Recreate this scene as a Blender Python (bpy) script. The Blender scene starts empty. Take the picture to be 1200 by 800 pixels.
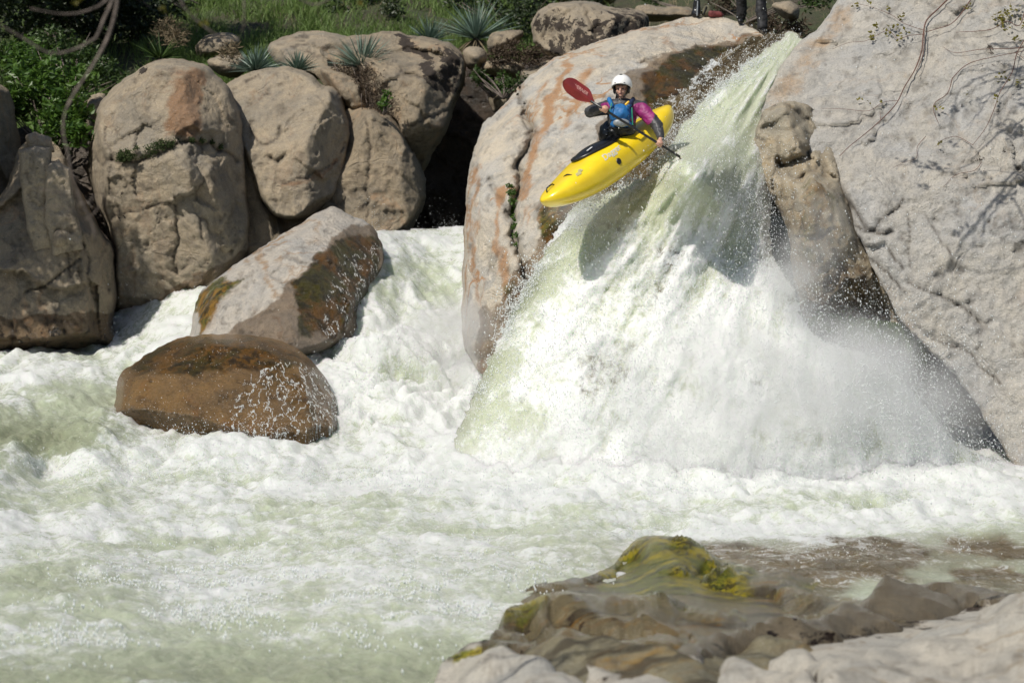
import bpy, bmesh, math, random
import numpy as np
from mathutils import Vector, Matrix
from mathutils.geometry import delaunay_2d_cdt
from mathutils.bvhtree import BVHTree
random.seed(7); RNG = np.random.default_rng(11)
S = bpy.context.scene; COL = S.collection
R = math.radians
# ------------------------------------------------------------------ camera
CAMZ = 4.0; F_PX = 3000.0; PITCH = math.atan(240/3000)
CP, SP = math.cos(PITCH), math.sin(PITCH)
def at(px, py, Y):
    """world point seen in the 1200x800 frame at px,py whose distance along +Y is Y (numpy friendly)"""
    px = np.asarray(px, float); py = np.asarray(py, float); Y = np.asarray(Y, float)
    dx = (px-600)/F_PX; dy = (400-py)/F_PX
    y = CP+dy*SP; z = -SP+dy*CP; t = Y/y
    return np.stack([t*dx, t*y, CAMZ+t*z], -1)
def Yz(px, py, z):
    dy = (400-py)/F_PX
    return (z-CAMZ)/(-SP+dy*CP)*(CP+dy*SP)
def V(px, py, Y): return Vector(at(px, py, Y).tolist())
# ------------------------------------------------------------------ noise
_perm = RNG.permutation(256); _perm = np.concatenate([_perm, _perm])
_g = RNG.normal(size=(256, 3)); _g /= np.linalg.norm(_g, axis=1)[:, None]
def perlin(P):
    P = np.asarray(P, float); i = np.floor(P).astype(int); f = P-i; i &= 255
    u = f*f*f*(f*(f*6-15)+10); out = 0
    for dx in (0, 1):
        wx = u[:, 0] if dx else 1-u[:, 0]
        for dy in (0, 1):
            wy = u[:, 1] if dy else 1-u[:, 1]
            for dz in (0, 1):
                wz = u[:, 2] if dz else 1-u[:, 2]
                h = _perm[_perm[_perm[(i[:, 0]+dx) & 255]+((i[:, 1]+dy) & 255)]+((i[:, 2]+dz) & 255)]
                g = _g[h]
                out = out+wx*wy*wz*(g[:, 0]*(f[:, 0]-dx)+g[:, 1]*(f[:, 1]-dy)+g[:, 2]*(f[:, 2]-dz))
    return out*1.5
def fbm(P, o=4, gain=.5, lac=2.03):
    a, s = 1.0, 0; Q = np.array(P, float)
    for k in range(o):
        s = s+a*perlin(Q+17.3*k); a *= gain; Q = Q*lac
    return s
def billow(P, o=3, gain=.5):
    a, s = 1.0, 0; Q = np.array(P, float)
    for k in range(o):
        s = s+a*np.abs(perlin(Q+9.1*k)); a *= gain; Q = Q*2.1
    return s
def worley_facets(P, seed=0, n=60):
    """piecewise planar height: each cell of random seeds has its own tilt"""
    r = np.random.default_rng(seed); lo, hi = P.min(0), P.max(0)
    c = lo+(hi-lo)*r.random((n, 3)); t = r.normal(size=(n, 3))
    best = np.full(len(P), 1e9); h = np.zeros(len(P))
    for k in range(n):
        d = ((P-c[k])**2).sum(1); m = d < best
        best[m] = d[m]; h[m] = ((P[m]-c[k])@t[k])
    return h
# ------------------------------------------------------------------ 2D helpers
def smooth_poly(pts, closed=True, step=3.0, sharp=False):
    P = np.array(pts, float); n = len(P); out = []
    rng = range(n if closed else n-1)
    for i in rng:
        p1, p2 = P[i], P[(i+1) % n]
        p0 = P[(i-1) % n] if closed or i > 0 else p1
        p3 = P[(i+2) % n] if closed or i+2 < n else p2
        m = max(1, int(np.linalg.norm(p2-p1)/step))
        for k in range(m):
            t = k/m
            if sharp: q = p1+(p2-p1)*t
            else: q = .5*((2*p1)+(-p0+p2)*t+(2*p0-5*p1+4*p2-p3)*t*t+(-p0+3*p1-3*p2+p3)*t**3)
            out.append(q)
    if not closed: out.append(P[-1])
    return np.array(out)
def inside(poly, x, y):
    x = np.asarray(x, float); y = np.asarray(y, float); r = np.zeros(x.shape, bool)
    n = len(poly)
    for i in range(n):
        x1, y1 = poly[i]; x2, y2 = poly[(i+1) % n]
        if y1 == y2: continue
        c = ((y1 > y) != (y2 > y)) & (x < (x2-x1)*(y-y1)/(y2-y1)+x1)
        r ^= c
    return r
def dist_line(pts, x, y, closed=False):
    d = np.full(np.shape(x), 1e9); n = len(pts)
    for i in range(n if closed else n-1):
        a = np.array(pts[i], float)[:2]; b = np.array(pts[(i+1) % n], float)[:2]; ab = b-a
        t = np.clip(((x-a[0])*ab[0]+(y-a[1])*ab[1])/max(1e-9, ab@ab), 0, 1)
        d = np.minimum(d, np.hypot(x-a[0]-t*ab[0], y-a[1]-t*ab[1]))
    return d
def sstep(a, b, x):
    t = np.clip((x-a)/(b-a), 0, 1); return t*t*(3-2*t)
def tps(ctrl):
    """thin plate spline through (px,py,value)"""
    C = np.array(ctrl, float); n = len(C); sc = 200.0
    X = C[:, :2]/sc
    def U(r2): return np.where(r2 > 1e-12, r2*np.log(np.maximum(r2, 1e-12)), 0)*.5
    K = U(((X[:, None]-X[None])**2).sum(-1))+np.eye(n)*1e-3
    Pm = np.hstack([np.ones((n, 1)), X]); A = np.zeros((n+3, n+3))
    A[:n, :n] = K; A[:n, n:] = Pm; A[n:, :n] = Pm.T
    w = np.linalg.solve(A, np.concatenate([C[:, 2], [0, 0, 0]]))
    def f(px, py):
        px = np.asarray(px, float)/sc; py = np.asarray(py, float)/sc
        v = w[n]+w[n+1]*px+w[n+2]*py
        for k in range(n):
            v = v+w[k]*U((px-X[k, 0])**2+(py-X[k, 1])**2)
        return v
    return f
def bilin(G, x, y):
    x = np.clip(x, 0, G.shape[1]-1.001); y = np.clip(y, 0, G.shape[0]-1.001)
    i = x.astype(int); j = y.astype(int); fx = x-i; fy = y-j
    return (G[j, i]*(1-fx)+G[j, i+1]*fx)*(1-fy)+(G[j+1, i]*(1-fx)+G[j+1, i+1]*fx)*fy
def inflate_field(poly, res=72):
    lo = poly.min(0)-2; hi = poly.max(0)+2; h = (hi-lo).max()/res
    nx, ny = int((hi[0]-lo[0])/h)+3, int((hi[1]-lo[1])/h)+3
    X, Y = np.meshgrid(lo[0]+np.arange(nx)*h-h, lo[1]+np.arange(ny)*h-h)
    m = inside(poly, X, Y); u = np.zeros(X.shape); par = (np.add.outer(np.arange(ny), np.arange(nx)) % 2 == 0)
    w = 1.9
    for it in range(260):
        for q in (par, ~par):
            s = np.zeros_like(u)
            s[1:-1, 1:-1] = (u[:-2, 1:-1]+u[2:, 1:-1]+u[1:-1, :-2]+u[1:-1, 2:]+1)/4
            k = m & q; u[k] += w*(s[k]-u[k])
    u = np.clip(u, 0, None); u /= u.max()
    return lambda x, y: bilin(u, (x-lo[0])/h+1, (y-lo[1])/h+1)
# ------------------------------------------------------------------ mesh helpers
def mesh_from(name, verts, faces, smooth=True, attrs=None, mats=(), fmat=None):
    me = bpy.data.meshes.new(name)
    verts = np.asarray(verts, np.float32)
    if isinstance(faces, np.ndarray):
        k = faces.shape[1]; n = len(faces)
        me.vertices.add(len(verts)); me.vertices.foreach_set('co', verts.ravel())
        me.loops.add(n*k); me.loops.foreach_set('vertex_index', faces.astype(np.int32).ravel())
        me.polygons.add(n); me.polygons.foreach_set('loop_start', (np.arange(n)*k).astype(np.int32))
        me.update(calc_edges=True)
    else:
        me.from_pydata(verts.tolist(), [], faces)
    for m in mats: me.materials.append(m)
    if fmat is not None: me.polygons.foreach_set('material_index', np.asarray(fmat, np.int32))
    me.polygons.foreach_set('use_smooth', [smooth]*len(me.polygons))
    for k, a in (attrs or {}).items():
        a = np.asarray(a, np.float32)
        if a.ndim == 1:
            at_ = me.attributes.new(k, 'FLOAT', 'POINT'); at_.data.foreach_set('value', a)
        else:
            at_ = me.attributes.new(k, 'FLOAT_VECTOR', 'POINT'); at_.data.foreach_set('vector', a.ravel())
    me.update(); return me
def link(name, me, parent=None, label=None, cat=None, group=None, kind=None, origin=None):
    o = bpy.data.objects.new(name, me); COL.objects.link(o)
    if origin is not None and me is not None:
        me.transform(Matrix.Translation(-Vector(origin))); o.location = origin
    if parent is not None: o.parent = parent
    tagit(o, label, cat, group, kind); return o
def tagit(o, label=None, cat=None, group=None, kind=None):
    if label: o['label'] = label
    if cat: o['category'] = cat
    if group: o['group'] = group
    if kind: o['kind'] = kind
def base_origin(me):
    co = np.empty(len(me.vertices)*3, np.float32); me.vertices.foreach_get('co', co); co = co.reshape(-1, 3)
    return Vector((float((co[:, 0].min()+co[:, 0].max())/2), float((co[:, 1].min()+co[:, 1].max())/2), float(co[:, 2].min())))
# ------------------------------------------------------------------ materials
def newmat(name):
    m = bpy.data.materials.new(name); m.use_nodes = True
    nt = m.node_tree; nt.nodes.clear()
    out = nt.nodes.new('ShaderNodeOutputMaterial'); b = nt.nodes.new('ShaderNodeBsdfPrincipled')
    nt.links.new(b.outputs[0], out.inputs[0]); return m, nt, b
class NB:
    def __init__(s, nt): s.nt = nt
    def n(s, t, **k):
        x = s.nt.nodes.new(t)
        for a, v in k.items(): setattr(x, a, v)
        return x
    def l(s, a, b): s.nt.links.new(a, b)
    def put(s, sock, v):
        if hasattr(v, 'is_output') or hasattr(v, 'links'): s.l(v, sock)
        else: sock.default_value = v
    def math(s, op, a, b=0.0, clamp=False):
        x = s.n('ShaderNodeMath', operation=op, use_clamp=clamp); s.put(x.inputs[0], a); s.put(x.inputs[1], b); return x.outputs[0]
    def mix(s, f, a, b, t='MIX'):
        x = s.n('ShaderNodeMix', data_type='RGBA', blend_type=t); s.put(x.inputs[0], f)
        s.put(x.inputs[6], c4(a)); s.put(x.inputs[7], c4(b)); return x.outputs[2]
    def noise(s, vec, scale, detail=4, rough=.55, dist=0.0):
        x = s.n('ShaderNodeTexNoise'); s.l(vec, x.inputs['Vector']); x.inputs['Scale'].default_value = scale
        x.inputs['Detail'].default_value = detail; x.inputs['Roughness'].default_value = rough
        x.inputs['Distortion'].default_value = dist; return x.outputs['Fac']
    def vor(s, vec, scale, feature='F1', rnd=1.0):
        x = s.n('ShaderNodeTexVoronoi', feature=feature); s.l(vec, x.inputs['Vector']); x.inputs['Scale'].default_value = scale
        return x.outputs['Distance']
    def ramp(s, f, a, b, lo=0.0, hi=1.0):
        x = s.n('ShaderNodeMapRange', interpolation_type='SMOOTHSTEP'); s.put(x.inputs[0], f)
        for i, v in ((1, a), (2, b), (3, lo), (4, hi)): x.inputs[i].default_value = v
        return x.outputs[0]
    def attr(s, name):
        x = s.n('ShaderNodeAttribute', attribute_name=name); return x
    def pos(s): return s.n('ShaderNodeNewGeometry').outputs['Position']
    def scale(s, vec, v):
        x = s.n('ShaderNodeVectorMath', operation='MULTIPLY'); s.l(vec, x.inputs[0]); x.inputs[1].default_value = v; return x.outputs[0]
    def bump(s, h, strength, dist, normal=None):
        x = s.n('ShaderNodeBump'); s.put(x.inputs['Height'], h); x.inputs['Strength'].default_value = strength
        x.inputs['Distance'].default_value = dist
        if normal is not None: s.l(normal, x.inputs['Normal'])
        return x.outputs[0]
def c4(a):
    if isinstance(a, (tuple, list)) and len(a) == 3: return (*a, 1.0)
    return a
def granite(name, tan, grey, orange=(.50, .30, .16), warm=.5, rust_amt=.35, bumps=1.0, speck=.35, alg=((.24, .125, .015), (.10, .10, .012)), wetc=(.50, .43, .36), wrough=.30, streak=False):
    """weathered granite: mottled tan / grey, mineral specks, iron streaks, crack dirt; wet, algae, rust and lichen from painted masks"""
    m, nt, b = newmat(name); g = NB(nt); p = g.pos()
    warp = g.n('ShaderNodeTexNoise'); g.l(p, warp.inputs['Vector']); warp.inputs['Scale'].default_value = .9; warp.inputs['Detail'].default_value = 3
    wv = g.n('ShaderNodeVectorMath', operation='MULTIPLY_ADD'); g.l(warp.outputs['Color'], wv.inputs[0]); wv.inputs[1].default_value = (.9, .9, .9); g.l(p, wv.inputs[2])
    pw = wv.outputs[0]
    n1 = g.noise(pw, 1.1, 6, .6)
    c = g.mix(g.ramp(n1, .5-.22*warm-.08, .72-.25*warm), grey, tan)
    n2 = g.noise(pw, 3.2, 8, .68)
    c = g.mix(g.ramp(n2, .35, .7, 0, .65), c, [x*.72 for x in grey])
    n2b = g.noise(pw, 7.5, 6, .7)
    c = g.mix(g.ramp(n2b, .52, .68, 0, .45), c, [min(1, x*1.22) for x in tan])
    # thin orange veins following the banding
    bp = g.scale(pw, (1.0, 1.0, .45)); rv = g.noise(bp, 1.7, 4, .5)
    vein = g.math('ABSOLUTE', g.math('SUBTRACT', rv, .5)); vein = g.ramp(vein, .0, .035, 1, 0)
    vein = g.math('MULTIPLY', vein, g.ramp(g.noise(p, .8, 2), .45, .62)); vein = g.math('MULTIPLY', vein, rust_amt*1.6, True)
    c = g.mix(vein, c, orange)
    ra = g.attr('rust').outputs['Fac']
    rr = g.math('ADD', ra, g.math('MULTIPLY', g.math('SUBTRACT', g.noise(pw, 4, 6, .65), .5), 1.2))
    c = g.mix(g.math('MULTIPLY', g.ramp(rr, .35, .85), g.ramp(ra, .02, .3)), c, orange)
    dk = g.noise(g.scale(pw, (1.6, 1.6, .5)), 1.9, 7, .7); c = g.mix(g.ramp(dk, .53, .68, 0, .42), c, [x*.42 for x in grey])
    # fine mineral specks
    f1 = g.noise(p, 42, 3, .7); c = g.mix(g.ramp(f1, .5, .72, 0, speck), c, (.10, .09, .08))
    f2 = g.noise(p, 65, 2, .7); c = g.mix(g.ramp(f2, .56, .75, 0, speck*.8), c, (.75, .72, .68))
    f3 = g.noise(p, 17, 5, .75); c = g.mix(g.ramp(f3, .50, .68, 0, .3), c, [x*.55 for x in grey])
    # dirt held in cracks, lichen and other dark marks
    cr = g.attr('crack').outputs['Fac']; c = g.mix(g.math('MULTIPLY', cr, .8, True), c, (.07, .055, .04))
    la = g.attr('lichen').outputs['Fac']
    ln = g.math('ADD', la, g.math('MULTIPLY', g.math('SUBTRACT', g.noise(pw, 4.5, 7, .72), .5), 2.6))
    lm = g.math('MULTIPLY', g.ramp(ln, .52, .62), g.ramp(la, .03, .15)); c = g.mix(lm, c, (.045, .033, .024))
    # algae: ochre to olive
    aa = g.attr('algae').outputs['Fac']
    an = g.math('ADD', aa, g.math('MULTIPLY', g.math('SUBTRACT', g.noise(pw, 3.0, 7, .7), .5), 1.3))
    am = g.math('MULTIPLY', g.ramp(an, .3, .75), g.ramp(aa, .02, .2))
    if streak:
        rt = g.n('ShaderNodeVectorRotate', rotation_type='Z_AXIS'); g.l(pw, rt.inputs['Vector']); rt.inputs['Angle'].default_value = -.5; sv = g.scale(rt.outputs[0], (.55, 2.0, .8))
        dk2 = g.noise(sv, 1.5, 5, .6); c = g.mix(g.ramp(dk2, .50, .60, 0, .72), c, (.035, .026, .016)); gd_ = g.noise(sv, 2.4, 5, .6); c = g.mix(g.ramp(gd_, .56, .66, 0, .5), c, (.24, .14, .03))
    ac = g.mix(g.ramp(g.noise(pw, 2.2, 5, .7), .44, .56), alg[0], alg[1])
    ac = g.mix(g.ramp(g.noise(g.scale(p, (1, 1, .45)), 7, 7, .75), .44, .60, 0, .85), ac, (.022, .02, .008))
    c = g.mix(am, c, ac)
    wa = g.attr('wet').outputs['Fac']
    wn = g.math('ADD', wa, g.math('MULTIPLY', g.math('SUBTRACT', g.noise(pw, 5, 6, .65), .5), .7))
    wm = g.math('MULTIPLY', g.ramp(wn, .35, .62), g.ramp(wa, .02, .2))
    cw = g.mix(1.0, c, wetc, 'MULTIPLY')
    c = g.mix(wm, c, cw)
    g.l(c, b.inputs['Base Color'])
    rgh = g.n('ShaderNodeMapRange'); g.l(wm, rgh.inputs[0]); rgh.inputs[3].default_value = .88; rgh.inputs[4].default_value = wrough
    g.l(rgh.outputs[0], b.inputs['Roughness'])
    h = g.math('ADD', g.math('MULTIPLY', g.noise(pw, 2.6, 10, .68), .8), g.math('MULTIPLY', g.noise(p, 11, 8, .75), .42))
    h = g.math('ADD', h, g.math('MULTIPLY', g.noise(p, 45, 4, .75), .16))
    pit = g.ramp(g.vor(pw, 6.0), .0, .28, -.22, 0); h = g.math('ADD', h, g.math('MULTIPLY', pit, g.ramp(g.noise(p, 1.9, 3), .5, .62)))
    ck = g.vor(pw, 1.3, 'DISTANCE_TO_EDGE'); ck = g.ramp(ck, 0, .03, -.10, 0)
    ck = g.math('MULTIPLY', ck, g.ramp(g.noise(p, 1.3, 2), .5, .62)); h = g.math('ADD', h, ck)
    g.l(g.bump(h, .9*bumps, .16), b.inputs['Normal'])
    return m
def simple(name, col, rough=.6, metal=0, var=.2, scale=30, bump=.0, spec=.5, coat=0, tint=None, bscale=None, sss=0):
    m, nt, b = newmat(name); g = NB(nt); p = g.pos()
    n = g.noise(p, scale, 4, .6)
    c = g.mix(g.ramp(n, .3, .7), [x*(1-var) for x in col], tint or [min(1, x*(1+var)) for x in col])
    g.l(c, b.inputs['Base Color']); b.inputs['Roughness'].default_value = rough; b.inputs['Metallic'].default_value = metal
    b.inputs['Specular IOR Level'].default_value = spec; b.inputs['Coat Weight'].default_value = coat; b.inputs['Coat Roughness'].default_value = .08
    if sss: b.inputs['Subsurface Weight'].default_value = sss; b.inputs['Subsurface Radius'].default_value = (.02, .008, .004); b.inputs['Subsurface Scale'].default_value = .5
    if bump: g.l(g.bump(g.noise(p, bscale or scale*.6, 5, .6), bump, .03), b.inputs['Normal'])
    return m
def leafmat(name, a, bcol, rough=.5, trans=.25):
    m, nt, b = newmat(name); g = NB(nt)
    geo = g.n('ShaderNodeNewGeometry'); r = geo.outputs['Random Per Island']
    n = g.noise(geo.outputs['Position'], 2.5, 3)
    c = g.mix(g.math('ADD', g.math('MULTIPLY', r, .6), g.math('MULTIPLY', n, .5), True), a, bcol)
    g.l(c, b.inputs['Base Color']); b.inputs['Roughness'].default_value = rough
    tr = g.n('ShaderNodeBsdfTranslucent'); g.l(c, tr.inputs[0]); mx = g.n('ShaderNodeMixShader'); mx.inputs[0].default_value = trans
    g.l(b.outputs[0], mx.inputs[1]); g.l(tr.outputs[0], mx.inputs[2])
    out = [x for x in nt.nodes if x.type == 'OUTPUT_MATERIAL'][0]; g.l(mx.outputs[0], out.inputs[0])
    return m
def watermat(name, green=(.53, .58, .43), fscale=1.0, white=(.77, .79, .765), bstr=.85):
    """whitewater: aerated green body, white foam, clear brown film; follows the 'flow' coordinates"""
    m, nt, b = newmat(name); g = NB(nt); p = g.pos(); fl = g.attr('flow').outputs['Vector']
    fa = g.attr('foam').outputs['Fac']; ca = g.attr('clear').outputs['Fac']; aer = g.attr('aer').outputs['Fac']
    n1 = g.noise(fl, 2.0*fscale, 8, .7, .8); n2 = g.noise(fl, 8.5*fscale, 7, .74, .5); n3 = g.noise(p, 24, 6, .8)
    s = g.math('ADD', g.math('MULTIPLY', g.math('SUBTRACT', n1, .5), 1.5), g.math('MULTIPLY', g.math('SUBTRACT', n2, .5), 1.5))
    s = g.math('ADD', s, g.math('MULTIPLY', g.math('SUBTRACT', n3, .5), .8))
    f = g.ramp(g.math('ADD', fa, s), .22, .86)
    gc = g.mix(g.ramp(n2, .35, .7), green, [x*.8 for x in green])
    deep = g.mix(g.ramp(n1, .35, .65), (.16, .17, .09), (.24, .26, .16))
    gc = g.mix(aer, deep, gc)
    c = g.mix(f, gc, white)
    # clear fast water over brown rock with foam threads
    th = g.math('ABSOLUTE', g.math('SUBTRACT', g.noise(fl, 3.5*fscale, 5, .6, 1.2), .5)); th = g.ramp(th, 0, .035, 1, 0)
    th = g.math('MULTIPLY', th, g.ramp(n1, .42, .6))
    cl = g.mix(g.ramp(n1, .3, .7), (.035, .024, .010), (.16, .11, .04))
    cl = g.mix(aer, cl, g.mix(g.ramp(n1, .3, .7), (.075, .052, .022), (.22, .16, .075)))
    cl = g.mix(g.math('MAXIMUM', g.math('MULTIPLY', th, .8), g.ramp(g.math('ADD', fa, s), .55, .9)), cl, (.8, .82, .82))
    c = g.mix(ca, c, cl)
    g.l(c, b.inputs['Base Color'])
    rf = g.math('ADD', g.math('MULTIPLY', f, .30), .10); g.l(rf, b.inputs['Roughness'])
    b.inputs['IOR'].default_value = 1.33
    b.inputs['Subsurface Radius'].default_value = (.35, .42, .34); b.inputs['Subsurface Scale'].default_value = .5
    g.l(g.math('MULTIPLY', g.math('SUBTRACT', 1.0, ca), .75), b.inputs['Subsurface Weight'])
    h = g.math('ADD', g.math('MULTIPLY', n2, .6), g.math('MULTIPLY', g.noise(p, 18, 7, .78), .55))
    h = g.math('ADD', h, g.math('MULTIPLY', g.noise(p, 75, 3, .7), .07))
    g.l(g.bump(h, bstr, .10), b.inputs['Normal'])
    return m
# ------------------------------------------------------------------ relief builder (boulders, falls)
ROCKS = {}
def boulder(label, outline, depth, T, mat, back=None, step=2.4, power=.5, planes=(), cracks=(), paint=(), noise=(.7, .06), fine=.022,
            facets=None, fc=(14, .8), seed=0, sharp=False, name='boulder', cat='boulder', group=None, jitter=1.2, zdisp=0):
    poly = smooth_poly(outline, True, step, sharp)
    if jitter:
        q = np.stack([poly[:, 0]*.035, poly[:, 1]*.035, np.full(len(poly), seed*3.7)], 1)
        poly = poly+np.stack([fbm(q, 4, .6), fbm(q+50, 4, .6)], 1)*jitter*2
    infl = inflate_field(poly)
    lo, hi = poly.min(0), poly.max(0)
    gx = np.arange(lo[0], hi[0], step); gy = np.arange(lo[1], hi[1], step*.87)
    X, Y = np.meshgrid(gx, gy); X = X+np.where(np.arange(len(gy))[:, None] % 2, step*.5, 0)
    X = X.ravel(); Y = Y.ravel(); m = inside(poly, X, Y); X = X[m]; Y = Y[m]
    d = dist_line(poly, X, Y, True); m = d > step*.55; X = X[m]; Y = Y[m]
    n0 = len(poly)
    pts = [Vector(p) for p in poly.tolist()]+[Vector((a, c)) for a, c in zip(X.tolist(), Y.tolist())]
    res = delaunay_2d_cdt(pts, [(i, (i+1) % n0) for i in range(n0)], [list(range(n0))], 1, 1e-4)
    P2 = np.array([tuple(v) for v in res[0]]); tris = np.array([f for f in res[2] if len(f) == 3])
    px, py = P2[:, 0], P2[:, 1]
    e = np.sort(np.concatenate([tris[:, [0, 1]], tris[:, [1, 2]], tris[:, [2, 0]]]), 1)
    ue, cnt = np.unique(e, axis=0, return_counts=True); rim = np.unique(ue[cnt == 1])
    dr = dist_line(poly, px, py, True); dr[rim] = 0
    u = np.clip(infl(px, py), 0, 1); u[rim] = 0
    hgt = T*u**power
    if fc:
        r_ = np.random.default_rng(seed+100); cand = np.where(u > .12)[0]; hN = []
        sel = [r_.choice(cand)]
        dmin = np.full(len(px), 1e9)
        for _ in range(fc[0]-1):
            dmin = np.minimum(dmin, (px-px[sel[-1]])**2+(py-py[sel[-1]])**2)
            w_ = np.where(u > .12, dmin, 0)*(.3+r_.random(len(px))); sel.append(int(np.argmax(w_)))
        e_ = max(3, (hi-lo).max()*.03); tan_ = np.full(len(px), 1e9)
        for k in sel:
            fx = lambda a, c_: T*np.clip(infl(np.array([a]), np.array([c_])), 1e-4, 1)[0]**power
            h0 = fx(px[k], py[k]); gx_ = (fx(px[k]+e_, py[k])-fx(px[k]-e_, py[k]))/(2*e_); gy_ = (fx(px[k], py[k]+e_)-fx(px[k], py[k]-e_))/(2*e_)
            gx_ += r_.normal()*.0036*T; gy_ += r_.normal()*.0036*T
            wx = px+5*fbm(np.stack([px*.02, py*.02, px*0+k % 97], 1), 2); wy = py
            pl = h0+gx_*(wx-px[k])+gy_*(wy-py[k]); tan_ = np.minimum(tan_, pl)
        tan_ = np.clip(tan_, 0, T*1.25); em = sstep(0, fc[2] if len(fc) > 2 else 9, dr)**.6
        hgt = hgt*(1-fc[1])+tan_*fc[1]*em
    for (ax, ay, h0, sx, sy) in planes:
        pl = h0+sx*(px-ax)/100+sy*(py-ay)/100; k = .05
        a_, b_ = hgt, np.where(True, pl, 0)
        hh = np.clip(.5+.5*(b_-a_)/k, 0, 1); new = b_*(1-hh)+a_*hh-k*hh*(1-hh)
        hgt = np.where(u > 0, np.minimum(new, a_+1), hgt)
    Yc = depth(px, py) if callable(depth) else np.full(len(px), float(depth))
    P0 = at(px, py, Yc-hgt)
    fade = sstep(0, 10, dr)
    n = noise[1]*fbm(P0/noise[0]+seed*7.1, 5, .52)
    n = n+fine*fbm(P0*9+seed, 4, .6)
    if facets: n = n+facets[1]*.95*worley_facets(P0+.12*np.stack([fbm(P0*1.5, 3), fbm(P0*1.5+9, 3), fbm(P0*1.5+5, 3)], 1), seed, facets[0]*2)
    zoff = np.zeros(len(px))
    if zdisp:
        zq = np.stack([P0[:, 0]*1.1+P0[:, 1]*.35, P0[:, 1]*.55-P0[:, 0]*.3, P0[:, 2]*2], 1); zoff = zdisp*fade*(.15*fbm(zq*.8+seed, 3, .4)+.03*(.3-billow(zq*1.5, 2))+.012*fbm(zq*5, 3))
        n = n*.3
    hgt = hgt+n*(.15+.85*fade)
    cav = sstep(.25, 1.1, -(fbm(P0*3.1+seed, 5, .62)+.7*fbm(P0*8+seed, 4, .65))); hgt = hgt-.035*cav*fade*(0 if zdisp else 1)
    crk = .55*cav
    wob = 5*np.stack([fbm(P0*2.2+3, 3, .6), fbm(P0*2.2+30, 3, .6)], 1)
    for c in cracks:
        pts_, w, dep = c[0], c[1], c[2]
        dd = dist_line(smooth_poly(pts_, False, 6), px+wob[:, 0], py+wob[:, 1])
        gss = np.exp(-(dd/(w*.75))**1.25); hgt = hgt-(0 if zdisp else 1)*dep*.62*gss; zoff = zoff-(zdisp*.45*dep*gss*fade)
        crk = np.maximum(crk, np.exp(-(dd/(min(w,4)*.55))**2)*(c[3] if len(c) > 3 else 1))
    attrs = {'crack': crk}
    for k in ('wet', 'algae', 'rust', 'lichen'): attrs[k] = np.zeros(len(px))
    wob2 = 9*np.stack([fbm(P0*1.6+13, 4, .6), fbm(P0*1.6+60, 4, .6)], 1)
    for (k, kind, pts_, w, s) in paint:
        x_, y_ = px+wob2[:, 0], py+wob2[:, 1]
        if kind == 'line': v = s*np.exp(-(dist_line(smooth_poly(pts_, False, 8), x_, y_)/w)**2)
        elif kind == 'area':
            dd = dist_line(pts_, x_, y_, True); sg = np.where(inside(np.array(pts_, float), x_, y_), dd, -dd)
            v = s*sstep(-w, w, sg)
        attrs[k] = np.maximum(attrs[k], v)
    F = at(px, py, Yc-np.where(np.isin(np.arange(len(px)), rim), 0, hgt)); F[:, 2] += zoff
    bk = (back if back is not None else T*.9)
    B = at(px, py, Yc+np.maximum(.02, bk*u**.5))
    nv = len(px); isr = np.zeros(nv, bool); isr[rim] = True
    bidx = np.arange(nv)+nv; bidx[rim] = rim
    verts = np.concatenate([F, B]); faces = np.concatenate([tris, bidx[tris][:, ::-1]])
    att = {k: np.concatenate([v, v]) for k, v in attrs.items()}
    # drop unused back verts of the rim
    used = np.zeros(2*nv, bool); used[faces.ravel()] = True; remap = np.cumsum(used)-1
    verts = verts[used]; faces = remap[faces]; att = {k: v[used] for k, v in att.items()}
    # orientation: front faces must look at the camera
    a_, b_, c_ = verts[faces[0][0]], verts[faces[0][1]], verts[faces[0][2]]
    if np.cross(b_-a_, c_-a_)@(np.array([0, 0, CAMZ])-a_) < 0: faces = faces[:, ::-1].copy()
    me = mesh_from(name, verts, faces, True, att, [mat])
    o = link(name, me, None, label, cat, group, None, base_origin(me))
    return o
CAM = Vector((0, 0, CAMZ))
def hit(o, px, py, off=0.0):
    """point where the view ray meets object o (world), moved off metres towards the camera"""
    bv = hit.c.get(o.name)
    if bv is None:
        me = o.data; M = Matrix.Translation(o.location)
        bv = BVHTree.FromPolygons([M@v.co for v in me.vertices], [tuple(p.vertices) for p in me.polygons]); hit.c[o.name] = bv
    d = (V(px, py, 10)-CAM).normalized(); h = bv.ray_cast(CAM, d, 200)
    return None if h[0] is None else h[0]-d*off
hit.c = {}
# ------------------------------------------------------------------ tubes, leaves
def tube_arrays(pts, rads, n=6):
    pts = np.array([tuple(p) for p in pts], float); N = len(pts)
    t = np.gradient(pts, axis=0); t /= np.linalg.norm(t, axis=1)[:, None]+1e-9
    ref = np.array([.31, .2, .93]); a = np.cross(t, ref); a /= np.linalg.norm(a, axis=1)[:, None]+1e-9
    b = np.cross(t, a); th = np.arange(n)/n*2*np.pi
    r = np.asarray(rads, float)[:, None, None]
    v = pts[:, None]+r*(a[:, None]*np.cos(th)[None, :, None]+b[:, None]*np.sin(th)[None, :, None])
    f = []
    for i in range(N-1):
        for k in range(n):
            f.append((i*n+k, i*n+(k+1) % n, (i+1)*n+(k+1) % n, (i+1)*n+k))
    v = v.reshape(-1, 3); f.append(tuple(range(n-1, -1, -1))); f.append(tuple(range((N-1)*n, N*n)))
    return v, f
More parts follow.
